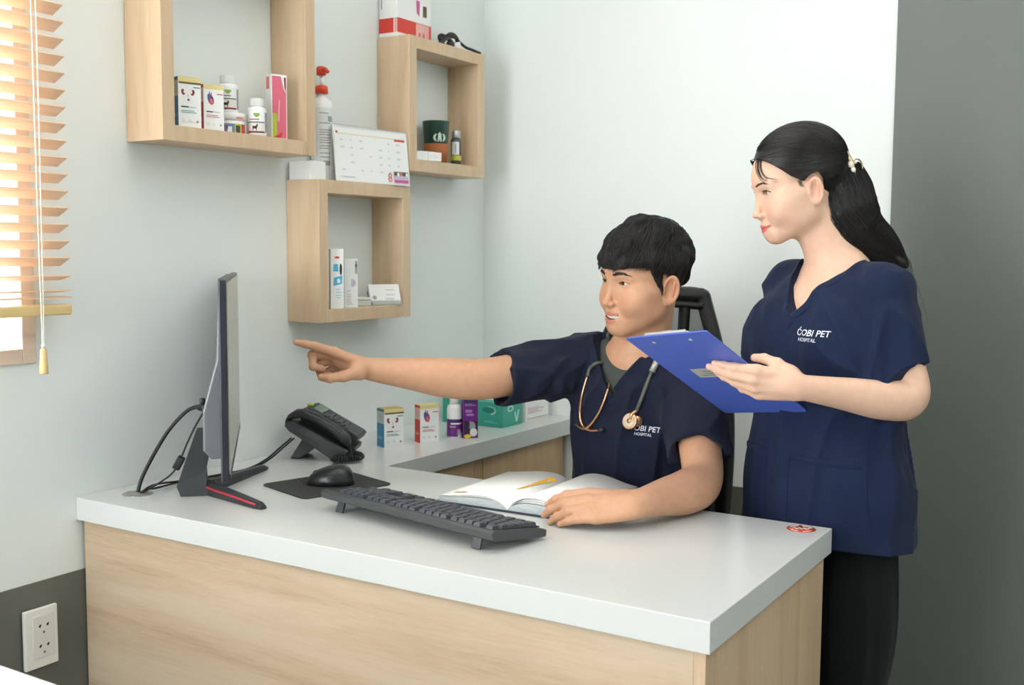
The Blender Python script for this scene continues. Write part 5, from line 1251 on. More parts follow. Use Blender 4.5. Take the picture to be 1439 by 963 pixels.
up3 = tuple(_up)
nails(V, col, tipsR+tipsL)
body_m = np_mesh('body', V, F, [skin_material('skin_tan', SKM)], man, col)
s0m = head_sculpt('m', True, Matrix()); s0mb = head_sculpt('m', True, Matrix(), None, False); GZ = Vector((-0.58, -0.80, -0.10))
eye_parts(man, body_m, HMm, tuple(GZ), 'm', s0m); brow_part(man, HMm, s0m, 'm'); teeth_part(man, HMm)

# ---- hair: short sides, thick tousled top with a fringe
def lerp(x, a, b, y0, y1): t = np.clip((x-a)/(b-a), 0, 1); return y0+(y1-y0)*t
def low_top(p): return np.where(p[:, 1] < -0.03, 0.0315-0.002*np.cos(p[:, 0]*50), lerp(p[:, 1], -0.03, 0.085, 0.0300, -0.034))
s = Sculpt()
def top_e(p):
    q = p-np.array((0, 0.008, 0.047)); r = np.array((0.0815, 0.1040, 0.0877)); k0 = np.sqrt(((q/r)**2).sum(1)); k1 = np.sqrt(((q/(r*r))**2).sum(1))+1e-9
    e = np.minimum(k0*(k0-1)/k1, s0mb.ev(p, np.array([-1, -1, -1.]), np.array([1, 1, 1.]))-0.0075); return e-0.0055*vnoise(p*np.array((55, 45, 55))+3.1)-0.0018*vnoise(p*130)
def top_vol(p):
    e = top_e(p)
    c = low_top(p)-p[:, 2]-0.0018*vnoise(p*np.array((120, 120, 10))); t = np.maximum(0.012-np.abs(e-c), 0)/0.012
    return np.maximum(e, c)+t*t*0.003
s.fn(top_vol, (-0.092, -0.108, -0.04), (0.092, 0.112, 0.140), 0.0, 'u', HMm)
def fade(p):
    e = s0mb.ev(p, np.array([-1, -1, -1.]), np.array([1, 1, 1.]))-lerp(p[:, 2], -0.05, 0.03, 0.0008, 0.0050)-0.0016*vnoise(p*np.array((260, 260, 90)))
    lo = np.where(p[:, 1] < -0.013, lerp(p[:, 1], -0.036, -0.013, 0.01, -0.034), np.where(p[:, 1] < 0.030, 0.020, lerp(p[:, 1], 0.03, 0.07, -0.040, -0.062)))
    fr = lerp(p[:, 2], -0.036, 0.025, -0.010, -0.043)+0.003*vnoise(p*150); lo = lo+0.004*vnoise(p*220)
    return np.maximum(np.maximum(e, p[:, 2]-0.055), np.maximum(lo-p[:, 2], np.maximum(fr-p[:, 1], 0.045-np.abs(p[:, 0])-np.where(p[:, 1] > 0.05, 0.05, 0))))
s.fn(fade, (-0.086, -0.042, -0.066), (0.086, 0.105, 0.056), 0.004, 'u', HMm)
HV = s.mesh(0.0019, 0); A = _np(HMm)
rs = np.random.RandomState(5); paths, rad = [], []
R3 = np.array((0.0813, 0.1038, 0.0875)); C0 = np.array((0, 0.008, 0.047)); TL = np.array(Euler((R_(-24), 0, 0)).to_matrix())
for k in range(4200):
    ph = rs.uniform(-PI, PI); th0 = math.acos(1-rs.rand()*0.98)*1.0; front = math.cos(ph) > 0.1
    L_ = rs.uniform(0.35, 0.75); tt = np.linspace(0, 1, 9); th = th0+L_*tt; cl = math.sin(ph*9)+math.sin(ph*5+th0*6); phs = ph+0.16*cl*tt+rs.uniform(-0.06, 0.06)*tt
    d = np.stack([np.sin(th)*np.sin(phs), -np.sin(th)*np.cos(phs), np.cos(th)], 1) @ TL.T
    P = C0+d*R3*(0.985+(0.028+0.02*math.sin(ph*13+th0*7)+rs.uniform(0, 0.02))*np.sin(tt*PI)[:, None]+0.018*rs.rand()); 
    lim = 0.030+rs.uniform(-0.007, 0.006) if True else 0
    rd_ = (P-C0)/np.linalg.norm(P-C0, axis=1)[:, None]; lift_ = rs.uniform(-0.0005, 0.0022)+0.0025*np.sin(tt*PI)
    for _ in range(2): P = P-rd_*(top_e(P)-lift_)[:, None]*0.9
    lo = low_top(P)-rs.uniform(-0.002, 0.005); P[:, 2] = np.maximum(P[:, 2], lo)
    if (P[1:, 2] <= lo[1:]+1e-6).sum() > 4: continue
    paths.append(P @ A[:3, :3].T+A[:3, 3]); rad.append(rs.uniform(0.0006, 0.0012))
for k in range(900):   # fringe falling over the forehead and temples
    ph = rs.uniform(-1.25, 1.25); tt = np.linspace(0, 1, 9); zt = rs.uniform(0.055, 0.090); zb = 0.031+0.0035*math.sin(ph*11+1)+rs.uniform(-0.004, 0.003)
    z = zt+(zb-zt)*tt; phs = ph+(0.10*math.sin(ph*8)-0.12)*tt; d = np.stack([np.sin(phs)*0.085, 0.008-np.cos(phs)*0.104, z], 1)
    rd_ = d-C0; rd_[:, 2] = 0; rd_ /= np.linalg.norm(rd_, axis=1)[:, None]
    for _ in range(3): d = d-rd_*(top_e(d)-rs.uniform(0.0003, 0.0022))[:, None]*0.9
    paths.append(d @ A[:3, :3].T+A[:3, 3]); rad.append(rs.uniform(0.0006, 0.0011))
SV, SF = surface_strands(paths, rad)
V, F = join([HV, (SV, SF)]); np_mesh('hair', V, F, [M_hair], man)

# ---- scrub top
def man_torso(s, g=0.0):
    s.ell((0.885, 2.215, 0.905), (0.168+g, 0.112+g, 0.17+g), 0.02); s.ell((0.885, 2.212, 0.985), (0.150+g, 0.088+g, 0.070+g), 0.05)
    s.cone((0.815, 2.21, 1.030), (0.745, 2.205, 1.005), 0.042+g, 0.060+g, 0.03); s.cone((0.955, 2.205, 1.025), (1.012, 2.197, 0.988), 0.042+g, 0.056+g, 0.03)
    s.ell((0.885, 2.235, 0.72), (0.165+g, 0.125+g, 0.22+g), 0.07); s.ell((0.885, 2.255, 0.56), (0.178+g, 0.135+g, 0.10+g), 0.06)
    return s
def sleeve(s, sh, el, t, r0, r1, cut_dir=None, k=0.03):
    sh, el = A3(sh), A3(el); d = (el-sh)/np.linalg.norm(el-sh); h_ = sh+d*t; s.cone(sh, h_+d*0.02, r0, r1, k)
    n_ = A3(cut_dir) if cut_dir is not None else d; n_ = n_/np.linalg.norm(n_)
    return h_, d, n_
def hem_cut(s, h_, d, n_, r, arm_r):
    s.fn(lambda p: -((p-h_) @ n_), h_-0.13, h_+0.13, 0.0, 's') if False else None
    def beyond(p): q = p-h_; a = q @ n_; w = np.sqrt(np.maximum(((q-np.outer(q @ d, d))**2).sum(1), 0)); return np.maximum(np.maximum(-a, w-r*1.9), a-0.12)
    s.fn(beyond, h_-0.12, h_+0.12, 0.0, 's')
    s.cone(h_-d*0.035, h_+d*0.05, arm_r, arm_r*1.05, 0.004, 's')
s = Sculpt()
hR, dR, nR = sleeve(s, SR+(0.02, 0.01, 0.0), ER+(0, 0, -0.006), 0.225, 0.061, 0.063, (ER-SR)/np.linalg.norm(ER-SR)+np.array((0.0, 0, 0.22)))
hL, dL, nL = sleeve(s, SL, EL, 0.200, 0.058, 0.062)
hem_cut(s, hR, dR, nR, 0.064, 0.0520); hem_cut(s, hL, dL, nL, 0.062, 0.0520); man_torso(s)
s.disp(folds(0.011, (-0.5, -0.8, 0.1), 15), (0.55, 1.95, 0.85), (0.80, 2.35, 1.12)); s.disp(folds(0.011, (0.3, -0.3, -1), 14, 1, 3.3), (0.95, 2.0, 0.75), (1.2, 2.35, 1.06))
s.disp(folds(0.012, (0.15, 0, 1), 12, 1, 9.1), (0.68, 2.0, 0.45), (1.02, 2.4, 1.0)); s.disp(folds(0.009, (1, 0, 0.9), 16, 1, 4.4), (0.70, 2.0, 0.9), (0.95, 2.4, 1.1))
def crease(p, a, b, w, dep):
    a, b = np.array(a), np.array(b); ab = b-a; t = np.clip(((p-a) @ ab)/(ab @ ab), 0, 1); e = ((p-a-t[:, None]*ab)**2).sum(1); return dep*np.exp(-e/(w*w))*np.sin(PI*np.clip(t, 0.08, 0.92))
for a, b, w, dp in (((0.80, 2.13, 1.03), (0.77, 2.1, 0.90), 0.010, 0.006), ((0.77, 2.15, 1.045), (0.745, 2.12, 0.93), 0.009, 0.006), ((1.0, 2.12, 1.0), (0.985, 2.08, 0.78), 0.011, 0.007), ((0.79, 2.1, 0.93), (0.83, 2.1, 0.74), 0.012, 0.004)):
    s.disp(lambda p, a=a, b=b, w=w, dp=dp: crease(p, a, b, w, dp), np.minimum(a, b)-np.array(0.05), np.maximum(a, b)+np.array(0.05))
XV, ZV = 0.868, 0.944
neckdir = A3(HMm.translation)-NB; neckdir /= np.linalg.norm(neckdir)
VT = [(-1, 0.068, 1.062), (1, 0.083, 1.052)]
def vee(p): 
    z = p[:, 2]-ZV; return np.maximum(np.maximum(np.abs(p[:, 0]-XV)-0.60*z-0.002, -z), p[:, 1]-2.205)*0.8
s.cone(NB-neckdir*0.03, NB+neckdir*0.12, 0.0685, 0.072, 0.006, 's'); s.fn(vee, (0.76, 2.0, ZV), (0.98, 2.21, 1.10), 0.002, 's')
s.fn(lambda p: 0.475-p[:, 2]-0.0+0*p[:, 0] if False else p[:, 2]-0.475, (0.6, 2.0, 0.3), (1.2, 2.5, 0.475), 0.0, 's')
shirt_m = s; V, F = s.mesh(0.0030)
top_m = np_mesh('scrub_top', V, F, [M_navy], man)
su = Sculpt(); man_torso(su, -0.011); su.fn(lambda p: 0.60-p[:, 2] if False else p[:, 2]-0.62, (0.6, 2.0, 0.3), (1.2, 2.5, 0.62), 0.0, 's')
su.cone(NB+(0, -0.004, -0.018), NB+neckdir*0.10, 0.062, 0.066, 0.004, 's'); V, F = su.mesh(0.0040); us = np_mesh('undershirt', V, F, [M_under], man, label='grey crew-neck undershirt')
ring = [NB+np.array((0.064*math.cos(a), 0.062*math.sin(a), -0.030-0.022*math.cos(a-PI*1.5)+0.0)) for a in np.linspace(0, 2*PI, 40)]
VF = [((XV-0.081, 2.1, 1.07), (XV-0.042, 2.1, 1.012), (XV, 2.1, ZV-0.004)), ((XV+0.082, 2.1, 1.062), (XV+0.045, 2.1, 1.016), (XV-0.012, 2.1, ZV-0.018))]
for q in VF: band('neck_band', shirt_m, [(q[0][0]-0.006*(1 if q is VF[0] else -1), 2.1, q[0][2]), (q[1][0]-0.007*(1 if q is VF[0] else -1), 2.1, q[1][2]), q[2]], (0, 1, 0), 0.0085, M_navy, top_m, 0.22, 0.0, (0, 1, 0))
def px_at(px, py): return seen(shirt_m, px, py)
o = px_at(888, 601); 
U_ = (px_at(915, 604)-o).normalized(); Nn = (CAM-o).normalized(); Vv = Nn.cross(U_)
lettering(top_m, shirt_m, o, U_, Vv, Nn, [('\u0106OBI PET', -0.008, 0.0, 0.0165, 0.12), ('HOSPITAL', 0.006, -0.0125, 0.0085, 0.05)], 'white embroidered lettering')
for q in (((0.955, 2.1, 0.87), (1.0, 2.1, 0.868)),): pass
# ---- trousers and shoes
s = Sculpt(); s.ell((0.885, 2.262, 0.545), (0.172, 0.128, 0.088), 0)
for x in (-1, 1): s.cone((0.885+x*0.085, 2.25, 0.55), (0.885+x*0.13, 1.84, 0.505), 0.084, 0.066, 0.03); s.cone((0.885+x*0.13, 1.835, 0.50), (0.885+x*0.13, 1.865, 0.12), 0.065, 0.052, 0.02)
s.disp(folds(0.004, (0, -1, 0), 16), (0.6, 1.7, 0.1), (1.2, 2.5, 0.7)); V, F = s.mesh(0.005); np_mesh('trousers', V, F, [M_trs], man)
for x in (-1, 1):
    s = Sculpt(); cx = 0.885+x*0.13; s.ell((cx, 1.86, 0.06), (0.042, 0.06, 0.055), 0); s.ell((cx, 1.77, 0.045), (0.045, 0.085, 0.04), 0.03); s.fn(lambda p: p[:, 2]-0.006, (cx-0.1, 1.6, -0.1), (cx+0.1, 2.0, 0.006), 0.0, 's'); V, F = s.mesh(0.004); np_mesh('shoe', V, F, [M_shoe], man)

# ================================================================== stethoscope round his neck
st_ = thing('stethoscope', 'grey and gold stethoscope hanging round the seated man\'s neck', 'stethoscope', tuple(seen(shirt_m, 860, 520)))
M_tubeS = mat('stethoscope_tube', (84, 86, 78), 0.4); M_gold = mat('rose_gold', (214, 168, 128), 0.25, 0.85); M_tip = mat('ear_tip', (30, 32, 36), 0.5)
S_ = lambda px, py, l: seen(shirt_m, px, py, l)
bk_ = [NB+np.array(v) for v in ((-0.068, 0.0, 0.040), (-0.070, 0.045, 0.035), (0.0, 0.085, 0.035), (0.072, 0.045, 0.03), (0.075, -0.01, 0.03))]
lt = [S_(851, 500, 0.006), S_(858, 485, 0.007)]; rt_ = [S_(927, 500, 0.008), S_(921, 512, 0.007), S_(912, 532, 0.006), S_(903, 556, 0.006), S_(895, 577, 0.007)]
b = B().tube(bez([S_(846, 511, 0.006)]+lt+[tuple(bk_[0]+np.array((0.0, -0.02, 0.0)))]+[tuple(v) for v in bk_[1:4]]+[tuple(bk_[4])]+rt_, 10), 0.0042, M_tubeS, 10); part('tubing', b, st_, True)
b = B().tube(bez([S_(826, 529, 0.006), S_(829, 518, 0.007), S_(838, 511, 0.007), S_(847, 511, 0.007), S_(856, 518, 0.007), S_(858, 528, 0.006)], 8), 0.0042, M_tubeS, 10); part('yoke', b, st_, True)
for P in ([(825, 530), (818, 555), (815, 580), (818, 597), (828, 605), (842, 605)], [(858, 529), (854, 548), (845, 573), (834, 592), (822, 603), (812, 599)]):
    q = [S_(x, y, 0.007 if i < 4 else 0.010) for i, (x, y) in enumerate(P)]
    bn = part('ear_tube', B().tube(bez(q, 8), 0.0027, M_gold, 10), st_, True, label='rose gold ear tube')
    d = (q[-1]-q[-2]).normalized(); part('ear_tip', B().tube([q[-1]-d*0.002, q[-1]+d*0.002, q[-1]+d*0.008, q[-1]+d*0.012], [0.003, 0.0052, 0.0056, 0.003], M_tip, 12), bn, True)
d_ = (rt_[1]-rt_[2]).normalized(); part('tube_sleeve', B().tube([rt_[1]+d_*0.012, rt_[1]-d_*0.018], 0.0068, mat('sleeve_silver', (168, 172, 164), 0.4, 0.3), 12), st_, True)
c0 = S_(885, 592, 0.010); nn = (CAM-c0).normalized(); nn = (nn+Vector((-0.5, 0, 0.1))).normalized(); Rm = nn.to_track_quat('Z', 'Y').to_matrix().to_4x4()
b = B().lathe([(0.014, -0.006), (0.0185, -0.004), (0.0185, 0.0005), (0.0165, 0.003), (0.0155, 0.0028)], M_gold, c0, 28, Rm); b.lathe([(0.0150, 0.0015), (0.0150, 0.0032), (0.009, 0.0036)], mat('diaphragm', (206, 190, 170), 0.4), c0, 28, Rm); b.lathe([(0.0055, 0.0036), (0.0055, 0.0042)], M_gold, c0, 20, Rm); part('chest_piece', b, st_, True)
c1 = c0+(S_(899, 592, 0.008)-c0)*0.72; b = B().lathe([(0.008, -0.006), (0.012, -0.003), (0.012, 0.003), (0.010, 0.0045)], M_gold, c1, 22, (Vector(nn)+Vector((1.0, 0, 0))).normalized().to_track_quat('Z', 'Y').to_matrix().to_4x4()); part('bell', b, st_, True)
b = B().tube(bez([rt_[-1], c0+Vector((0.004, 0, 0.014)), c0+Vector((0.003, 0, 0.004))], 6), 0.0038, M_gold, 10); part('stem', b, st_, True)
# ================================================================== the standing woman
wom = thing('person', 'standing woman in navy scrubs with long black hair, holding a blue clipboard', 'person', (1.325, 2.19, 0.0))
SKW = (230, 190, 164)
HF = Vector((-0.8115, -0.5837, -0.27))
HMw = frame_M(at(1124, 259, 2.15), tuple(HF), (0.0, 0.0, 1.0), 0.92)
WO = np.array((1.318, 2.172, 0.0)); WX = np.array((0.888, -0.458, 0.0)); WY = np.array((0.458, 0.888, 0.0)); WX /= np.linalg.norm(WX); WY /= np.linalg.norm(WY)    # her left, her back
WM = Matrix(((WX[0], WY[0], 0, WO[0]), (WX[1], WY[1], 0, WO[1]), (0, 0, 1, 0), (0, 0, 0, 1)))
Wp = lambda x, y, z: WO+WX*x+WY*y+np.array((0, 0, z))
NBw = Wp(0.0, 0.022, 1.225); SLw = Wp(0.122, 0.01, 1.190); SRw = Wp(-0.116, 0.01, 1.190)
ELw = A3(at(1283, 568, 2.03)); WLw = A3(at(1122, 544, 1.958)); ERw = Wp(-0.145, 0.03, 0.965); WRw = A3(at(1092, 548, 2.25))
# clipboard plane
BC = at(1008, 527, 2.06); 
ba = (at(992, 465, 2.06-0.085+0.083)-at(880, 475, 2.06)).normalized()
_az, _bz = -0.155, 0.170
TLc, TRc, BRc, BLc = at(880, 475, 2.06-0.008), at(992, 465, 2.06-0.163), at(1135, 578, 2.06+0.007), at(1018, 580, 2.06+0.162)
cen = (TLc+TRc+BRc+BLc)/4; bu = ((TRc-TLc)+(BRc-BLc)).normalized(); bv = ((TLc-BLc)+(TRc-BRc)); bv = (bv-bu*bv.dot(bu)).normalized(); bn_ = bu.cross(bv)   # bn_: reading side or back
if bn_.dot(CAM-cen) < 0: bn_ = -bn_
BW = ((TRc-TLc).length+(BRc-BLc).length)/2; BHt = ((TLc-BLc).length+(TRc-BRc).length)/2
def onboard(px, py, off):
    v = _fw + _rt*((px-719.5)/FPX) - _up*((py-481.5)/FPX); t = ((cen+bn_*off-CAM).dot(bn_))/v.dot(bn_); return CAM+v*t
s = head_sculpt('f', True, HMw); neck_ops(s, HMw, 'f', NBw, 0.051)
s.cone(NBw, Wp(0, 0.0, 1.10), 0.058, 0.09, 0.03); s.limb([Wp(-0.10, 0.012, 1.185), Wp(-0.05, 0.01, 1.212), Wp(0.05, 0.01, 1.212), Wp(0.10, 0.012, 1.185)], (0.016, 0.030, 0.030, 0.016), 0.03)
s.ell((0, -0.012, 1.130), (0.125, 0.080, 0.085), 0.04, 'u', WM)
for x in (-1, 1):  # collar bones
    s.limb([Wp(x*0.016, -0.062, 1.184), Wp(x*0.06, -0.058, 1.193), Wp(x*0.105, -0.035, 1.207)], (0.006, 0.0055, 0.005), 0.012)
H1 = s.mesh(0.0014)
s = Sculpt()
XW = (onboard(1003, 512, 0.01)-at(1100, 543, 2.03)); XW = -_rt*0.90+_up*0.10+_fw*0.12; ZW = -_fw*0.80-_up*0.42-_rt*0.22
arm(s, SLw, ELw, WLw, (0.032, 0.0375, 0.0345, 0.0350, 0.0205), tuple(XW.cross(ZW)), 0.012, WLw+A3(XW.normalized())*0.04)
arm(s, SRw, ERw, WRw, (0.037, 0.041, 0.0365, 0.0365, 0.0205), (1, 0, 0), 0.012)
tipsW = hand(s, WLw, XW, ZW, True, 0.90, [(14, 10, 5), (16, 12, 6), (20, 16, 8), (26, 22, 12)], (-8, -2, 1, 3), [(0.020, 0.020, -0.012), (0.046, 0.036, -0.020), (0.072, 0.038, -0.034), (0.090, 0.032, -0.044)])
XV_ = -_rt*0.8+_up*0.30-_fw*0.25; hand(s, WRw, XV_, (0, 0, 1), False, 0.90, [(20, 50, 30), (24, 55, 30), (28, 58, 34), (30, 60, 34)], (2, 0, -1, -3), [(0.020, 0.024, -0.012), (0.05, 0.04, -0.02), (0.076, 0.034, -0.03), (0.094, 0.024, -0.036)])
H2 = s.mesh(0.0017)
s = Sculpt(); s.ell((0, 0.0, 1.0), (0.125, 0.085, 0.2), 0, 'u', WM); s.ell((0, 0.005, 0.78), (0.13, 0.095, 0.12), 0.04, 'u', WM)
for x in (-1, 1): s.chain([Wp(x*0.075, 0.01, 0.74), Wp(x*0.075, 0.0, 0.42), Wp(x*0.075, 0.02, 0.09), Wp(x*0.078, -0.08, 0.04)], (0.075, 0.05, 0.034, 0.03), 0.03)
H3 = s.mesh(0.006)
V, F = join([H1, H2, H3]); col = head_cols(V, HMw, 'f', SKW); nails(V, col, tipsW, (240, 196, 184))
# small mole on the neck
pm = A3(seen_in(V, 1148, 331)) if False else None
np_mesh('body', V, F, [skin_material('skin_fair', SKW)], wom, col)
s0w = head_sculpt('f', True, Matrix()); s0wb = head_sculpt('f', True, Matrix(), None, False)
eye_parts(wom, None, HMw, tuple(Vector((-0.93, -0.36, -0.10))), 'f', s0w); brow_part(wom, HMw, s0w, 'f')
# ---- hair
A = _np(HMw); toW = lambda P: P @ A[:3, :3].T+A[:3, 3]
RC = np.array((0.0830, 0.1020, 0.0880)); CC = np.array((0, 0.011, 0.042))
def hairline(p): return np.where(p[:, 1] < -0.042, 0.024-(p[:, 1]+0.042)*1.20, np.where(p[:, 1] < -0.018, lerp(p[:, 1], -0.042, -0.018, 0.024, 0.006), np.where(p[:, 1] < 0.028, lerp(p[:, 1], -0.016, 0.0, 0.006, 0.018), lerp(p[:, 1], 0.024, 0.046, -0.01, -0.080))))
def cap(p):
    q = p-CC; k0 = np.sqrt(((q/RC)**2).sum(1)); k1 = np.sqrt(((q/(RC*RC))**2).sum(1))+1e-9; e = np.minimum(k0*(k0-1)/k1, s0wb.ev(p, np.array([-1, -1, -1.]), np.array([1, 1, 1.]))-0.0010-0.0045*np.clip((p[:, 2]-hairline(p))/0.022, 0, 1))
    c = hairline(p)-p[:, 2]; t = np.maximum(0.010-np.abs(e-c), 0)/0.010
    ear = 0.027-np.sqrt(((p[:, 1]-0.002)*np.where(p[:, 1] > 0.002, 1.12, 1.0))**2+((p[:, 2]+0.016)*0.80)**2)+np.where(np.abs(p[:, 0]) > 0.05, 0, -1)
    return np.maximum(np.maximum(e, c)+t*t*0.0025, ear)
s = Sculpt(); s.fn(cap, (-0.09, -0.1, -0.078), (0.09, 0.118, 0.136), 0.0, 'u', HMw)
tailc = [A3(at(*q)) for q in ((1163, 246, 2.16), (1173, 272, 2.165), (1181, 302, 2.165), (1203, 330, 2.165), (1235, 349, 2.16), (1258, 364, 2.155), (1272, 374, 2.15))]
tailr = (0.042, 0.048, 0.050, 0.044, 0.030, 0.017, 0.005)
s.limb(tailc, tailr, 0.02, tuple(_rt), 1.28); HV = s.mesh(0.0019, 1)
rs = np.random.RandomState(9); paths, rad = [], []
clip = np.array((0.0, 0.112, 0.040))
def on_cap(q, lift):
    d = q-CC; k0 = np.sqrt(((d/RC)**2).sum(1)); P = CC+d/k0[:, None]; rd_ = d/np.linalg.norm(d, axis=1)[:, None]
    for _ in range(3): P = P-rd_*(np.minimum(((np.sqrt((((P-CC)/RC)**2).sum(1)))-1)*0.09, s0wb.ev(P, np.array([-1, -1, -1.]), np.array([1, 1, 1.]))-0.0055)-lift*0.10)[:, None]
    return P
for k in range(3200):
    u = rs.rand(); side_ = -1 if rs.rand() < 0.30 else 1; y0 = -0.082+u*0.084; z0 = float(hairline(np.array([[0, y0, 0]]))[0])+rs.uniform(0, 0.004); z0 = min(z0, 0.078+rs.uniform(0, 0.012)); kx = 1-((y0-CC[1])/RC[1])**2-((z0-CC[2])/RC[2])**2
    if kx < 0.03: continue
    if rs.rand() < 0.45:   # start along the parting on top
        st = np.array((0.012+rs.uniform(-0.02, 0.02), rs.uniform(-0.072, 0.06), rs.uniform(0.085, 0.13)))
    else:
        x0 = RC[0]*math.sqrt(max(kx, 0.0))+0.001+rs.uniform(0, 0.01)*(kx < 0.02); st = np.array((side_*x0, y0, z0))
    en = clip+np.array((side_*rs.uniform(0.0, 0.045), rs.uniform(-0.03, 0.0), rs.uniform(-0.045, 0.012)))
    t = np.linspace(0, 1, 16)[:, None]; mid = (st+en)/2+np.array((side_*0.045*(1 if st[2] < 0.1 else 0.6), 0, 0.012*(st[2] > 0.08)-0.006*(st[2] < 0.03)))
    P = on_cap((1-t)**2*st+2*t*(1-t)*mid+t*t*en, 0.0+0.010*math.sin(u*40)*(0.5+0.5*math.sin(k*1.7))+rs.uniform(0.0, 0.016)); lo_ = hairline(P); P[:, 2] = np.maximum(P[:, 2], lo_+0.001); ok = P[:, 2] > -1
    paths.append(toW(P)); rad.append(rs.uniform(0.0006, 0.0013))
TC = crv(tailc, 6); TR = np.interp(np.linspace(0, 6, len(TC)), range(7), tailr)
tang = np.gradient(TC, axis=0); tang /= np.linalg.norm(tang, axis=1)[:, None]; n1 = np.cross(tang, np.array(_fw)); n1 /= np.linalg.norm(n1, axis=1)[:, None]; n2 = np.cross(tang, n1)
for k in range(2200):
    a = rs.uniform(0, 2*PI); i0 = int(rs.rand()*6); i1 = len(TC)-int((rs.rand()**3)*10)
    if i1-i0 < 10: continue
    j = np.arange(i0, i1); aa = a+0.12*np.sin(np.linspace(0, 4, len(j))+rs.rand()*6); q = 1.12+rs.uniform(-0.02, 0.06)+0.05*math.sin(a*7)
    P = TC[j]+(n1[j]*1.29*np.cos(aa)[:, None]+n2[j]*np.sin(aa)[:, None])*(TR[j]*q)[:, None]; paths.append(P); rad.append(rs.uniform(0.0006, 0.0013))
for k in range(26):   # loose ends and fly-aways over the shoulder
    P = [A3(at(1255+rs.uniform(-14, 10), 352+rs.uniform(-10, 12), 2.15)), A3(at(1272+rs.uniform(-8, 8), 372+rs.uniform(-8, 6), 2.14)), A3(at(1281+rs.uniform(-8, 8), 388+rs.uniform(-6, 8), 2.14))]; paths.append(crv(P, 6)); rad.append(0.0006)
paths.append(crv([A3(at(1274, 372, 2.14)), A3(at(1290, 405, 2.135)), A3(at(1300, 436, 2.13)), A3(at(1303, 452, 2.13)), A3(at(1296, 457, 2.13))], 8)); rad.append(0.0005)
paths.append(crv([A3(at(1276, 374, 2.14)), A3(at(1288, 398, 2.135)), A3(at(1297, 425, 2.13)), A3(at(1306, 446, 2.13))], 8)); rad.append(0.0005)
for k in range(26):   # thin fringe strands on the forehead and temple
    u = rs.rand(); x0 = 0.018+u*0.030
    x0 = 0.008+u*0.016; P = np.array([(x0, -0.064+u*0.006, 0.094-u*0.008), (x0+0.008, -0.090+u*0.010, 0.066-u*0.004), (x0+0.024, -0.092+u*0.010, 0.031+u*0.004), (x0+0.042+rs.rand()*0.008, -0.072+u*0.010, 0.014+rs.rand()*0.012)])
    c_ = crv(P, 5); ys = surf_y(s0w, c_[:, 0], c_[:, 2]); c_[:, 1] = np.minimum(c_[:, 1], ys-0.0012); paths.append(toW(c_)); rad.append(rs.uniform(0.0004, 0.0007))
for k in range(22):   # wisps before the ear
    P = np.array([(0.072, -0.03+rs.rand()*0.012, 0.012), (0.0745, -0.027+rs.rand()*0.01, -0.002), (0.0735, -0.022+rs.rand()*0.012, -0.016-rs.rand()*0.012)]); c_ = crv(P, 4)
    d = s0w.ev(c_, np.array([-1, -1, -1.]), np.array([1, 1, 1.])); c_[:, 0] -= (d-0.0008); paths.append(toW(c_)); rad.append(0.00035)
SV, SF = surface_strands(paths, rad); V, F = join([HV, (SV, SF)]); np_mesh('hair', V, F, [M_hairw], wom)
# ---- claw clip with pearls
M_prl = mat('pearl', (236, 230, 218), 0.2); cl0 = at(1199, 232, 2.15)
b = B(); RX = (_rt*0.9+_fw*0.3).normalized()
for k in range(4): b.sphere(tuple(at(1188+k*3.6, 215+k*8, 2.118)), 0.0055 if k % 2 else 0.0068, M_prl, 14)
b.tube([at(1198, 224, 2.135)+RX*0.004+ (RX*math.cos(t)*0.012+_up*math.sin(t)*0.017)*1.0+_rt*0.006-_up*0.016 for t in [2*PI*k/20 for k in range(20)]], 0.0016, mat('clip_gold', (214, 190, 138), 0.25, 0.8), 8, closed=True)
b.tube(bez([at(1187, 211, 2.118), at(1197, 226, 2.116), at(1201, 246, 2.12)], 6), 0.0028, mat('clip_gold', (214, 190, 138), 0.25, 0.8), 8)
part('hair_clip', b, wom, True, label='pearl and gold claw clip')
# ---- scrub top
def wtorso(s, g=0.0):
    e = lambda c, r, k=0.05: s.ell(c, tuple(q+g for q in r), k, 'u', WM)
    e((0, 0.0, 1.10), (0.150, 0.105, 0.13), 0.02); e((0, 0.008, 1.175), (0.130, 0.072, 0.056), 0.05)
    for x in (-1, 1): e((x*0.070, -0.062, 1.085), (0.062, 0.058, 0.062), 0.06); s.cone(Wp(x*0.055, 0.012, 1.212), Wp(x*(0.114 if x > 0 else 0.108), 0.01, 1.192), 0.032+g, 0.046+g, 0.03)
    e((0, -0.004, 0.95), (0.157, 0.120, 0.22), 0.08); e((0, 0.004, 0.77), (0.178, 0.142, 0.17), 0.08); e((0, 0.006, 0.66), (0.186, 0.150, 0.08), 0.06)
    return s
s = Sculpt()
hW, dW, nW = sleeve(s, SLw, ELw-A3(_rt)*0.022, 0.152, 0.046, 0.047, (ELw-SLw)/np.linalg.norm(ELw-SLw)+WY*0.0-A3(_rt)*-0.30)
hV, dV, nV = sleeve(s, SRw, ERw, 0.16, 0.052, 0.055)
hem_cut(s, hW, dW, nW, 0.050, 0.0415); hem_cut(s, hV, dV, nV, 0.055, 0.0455); wtorso(s)
s.disp(folds(0.0095, (0.1, 0.1, 1), 13, 1, 2.2), Wp(0, 0, 0.85)-0.28, Wp(0, 0, 0.9)+0.28); s.disp(folds(0.008, (0.3, 0.2, -1), 16, 1, 5.5), Wp(0.12, 0, 1.1)-0.13, Wp(0.12, 0, 1.1)+0.15); s.disp(folds(0.006, WX*0.8-np.array((0, 0, 0.6)), 14, 1, 8.5), Wp(0, -0.05, 1.1)-0.16, Wp(0, -0.05, 1.1)+0.14)
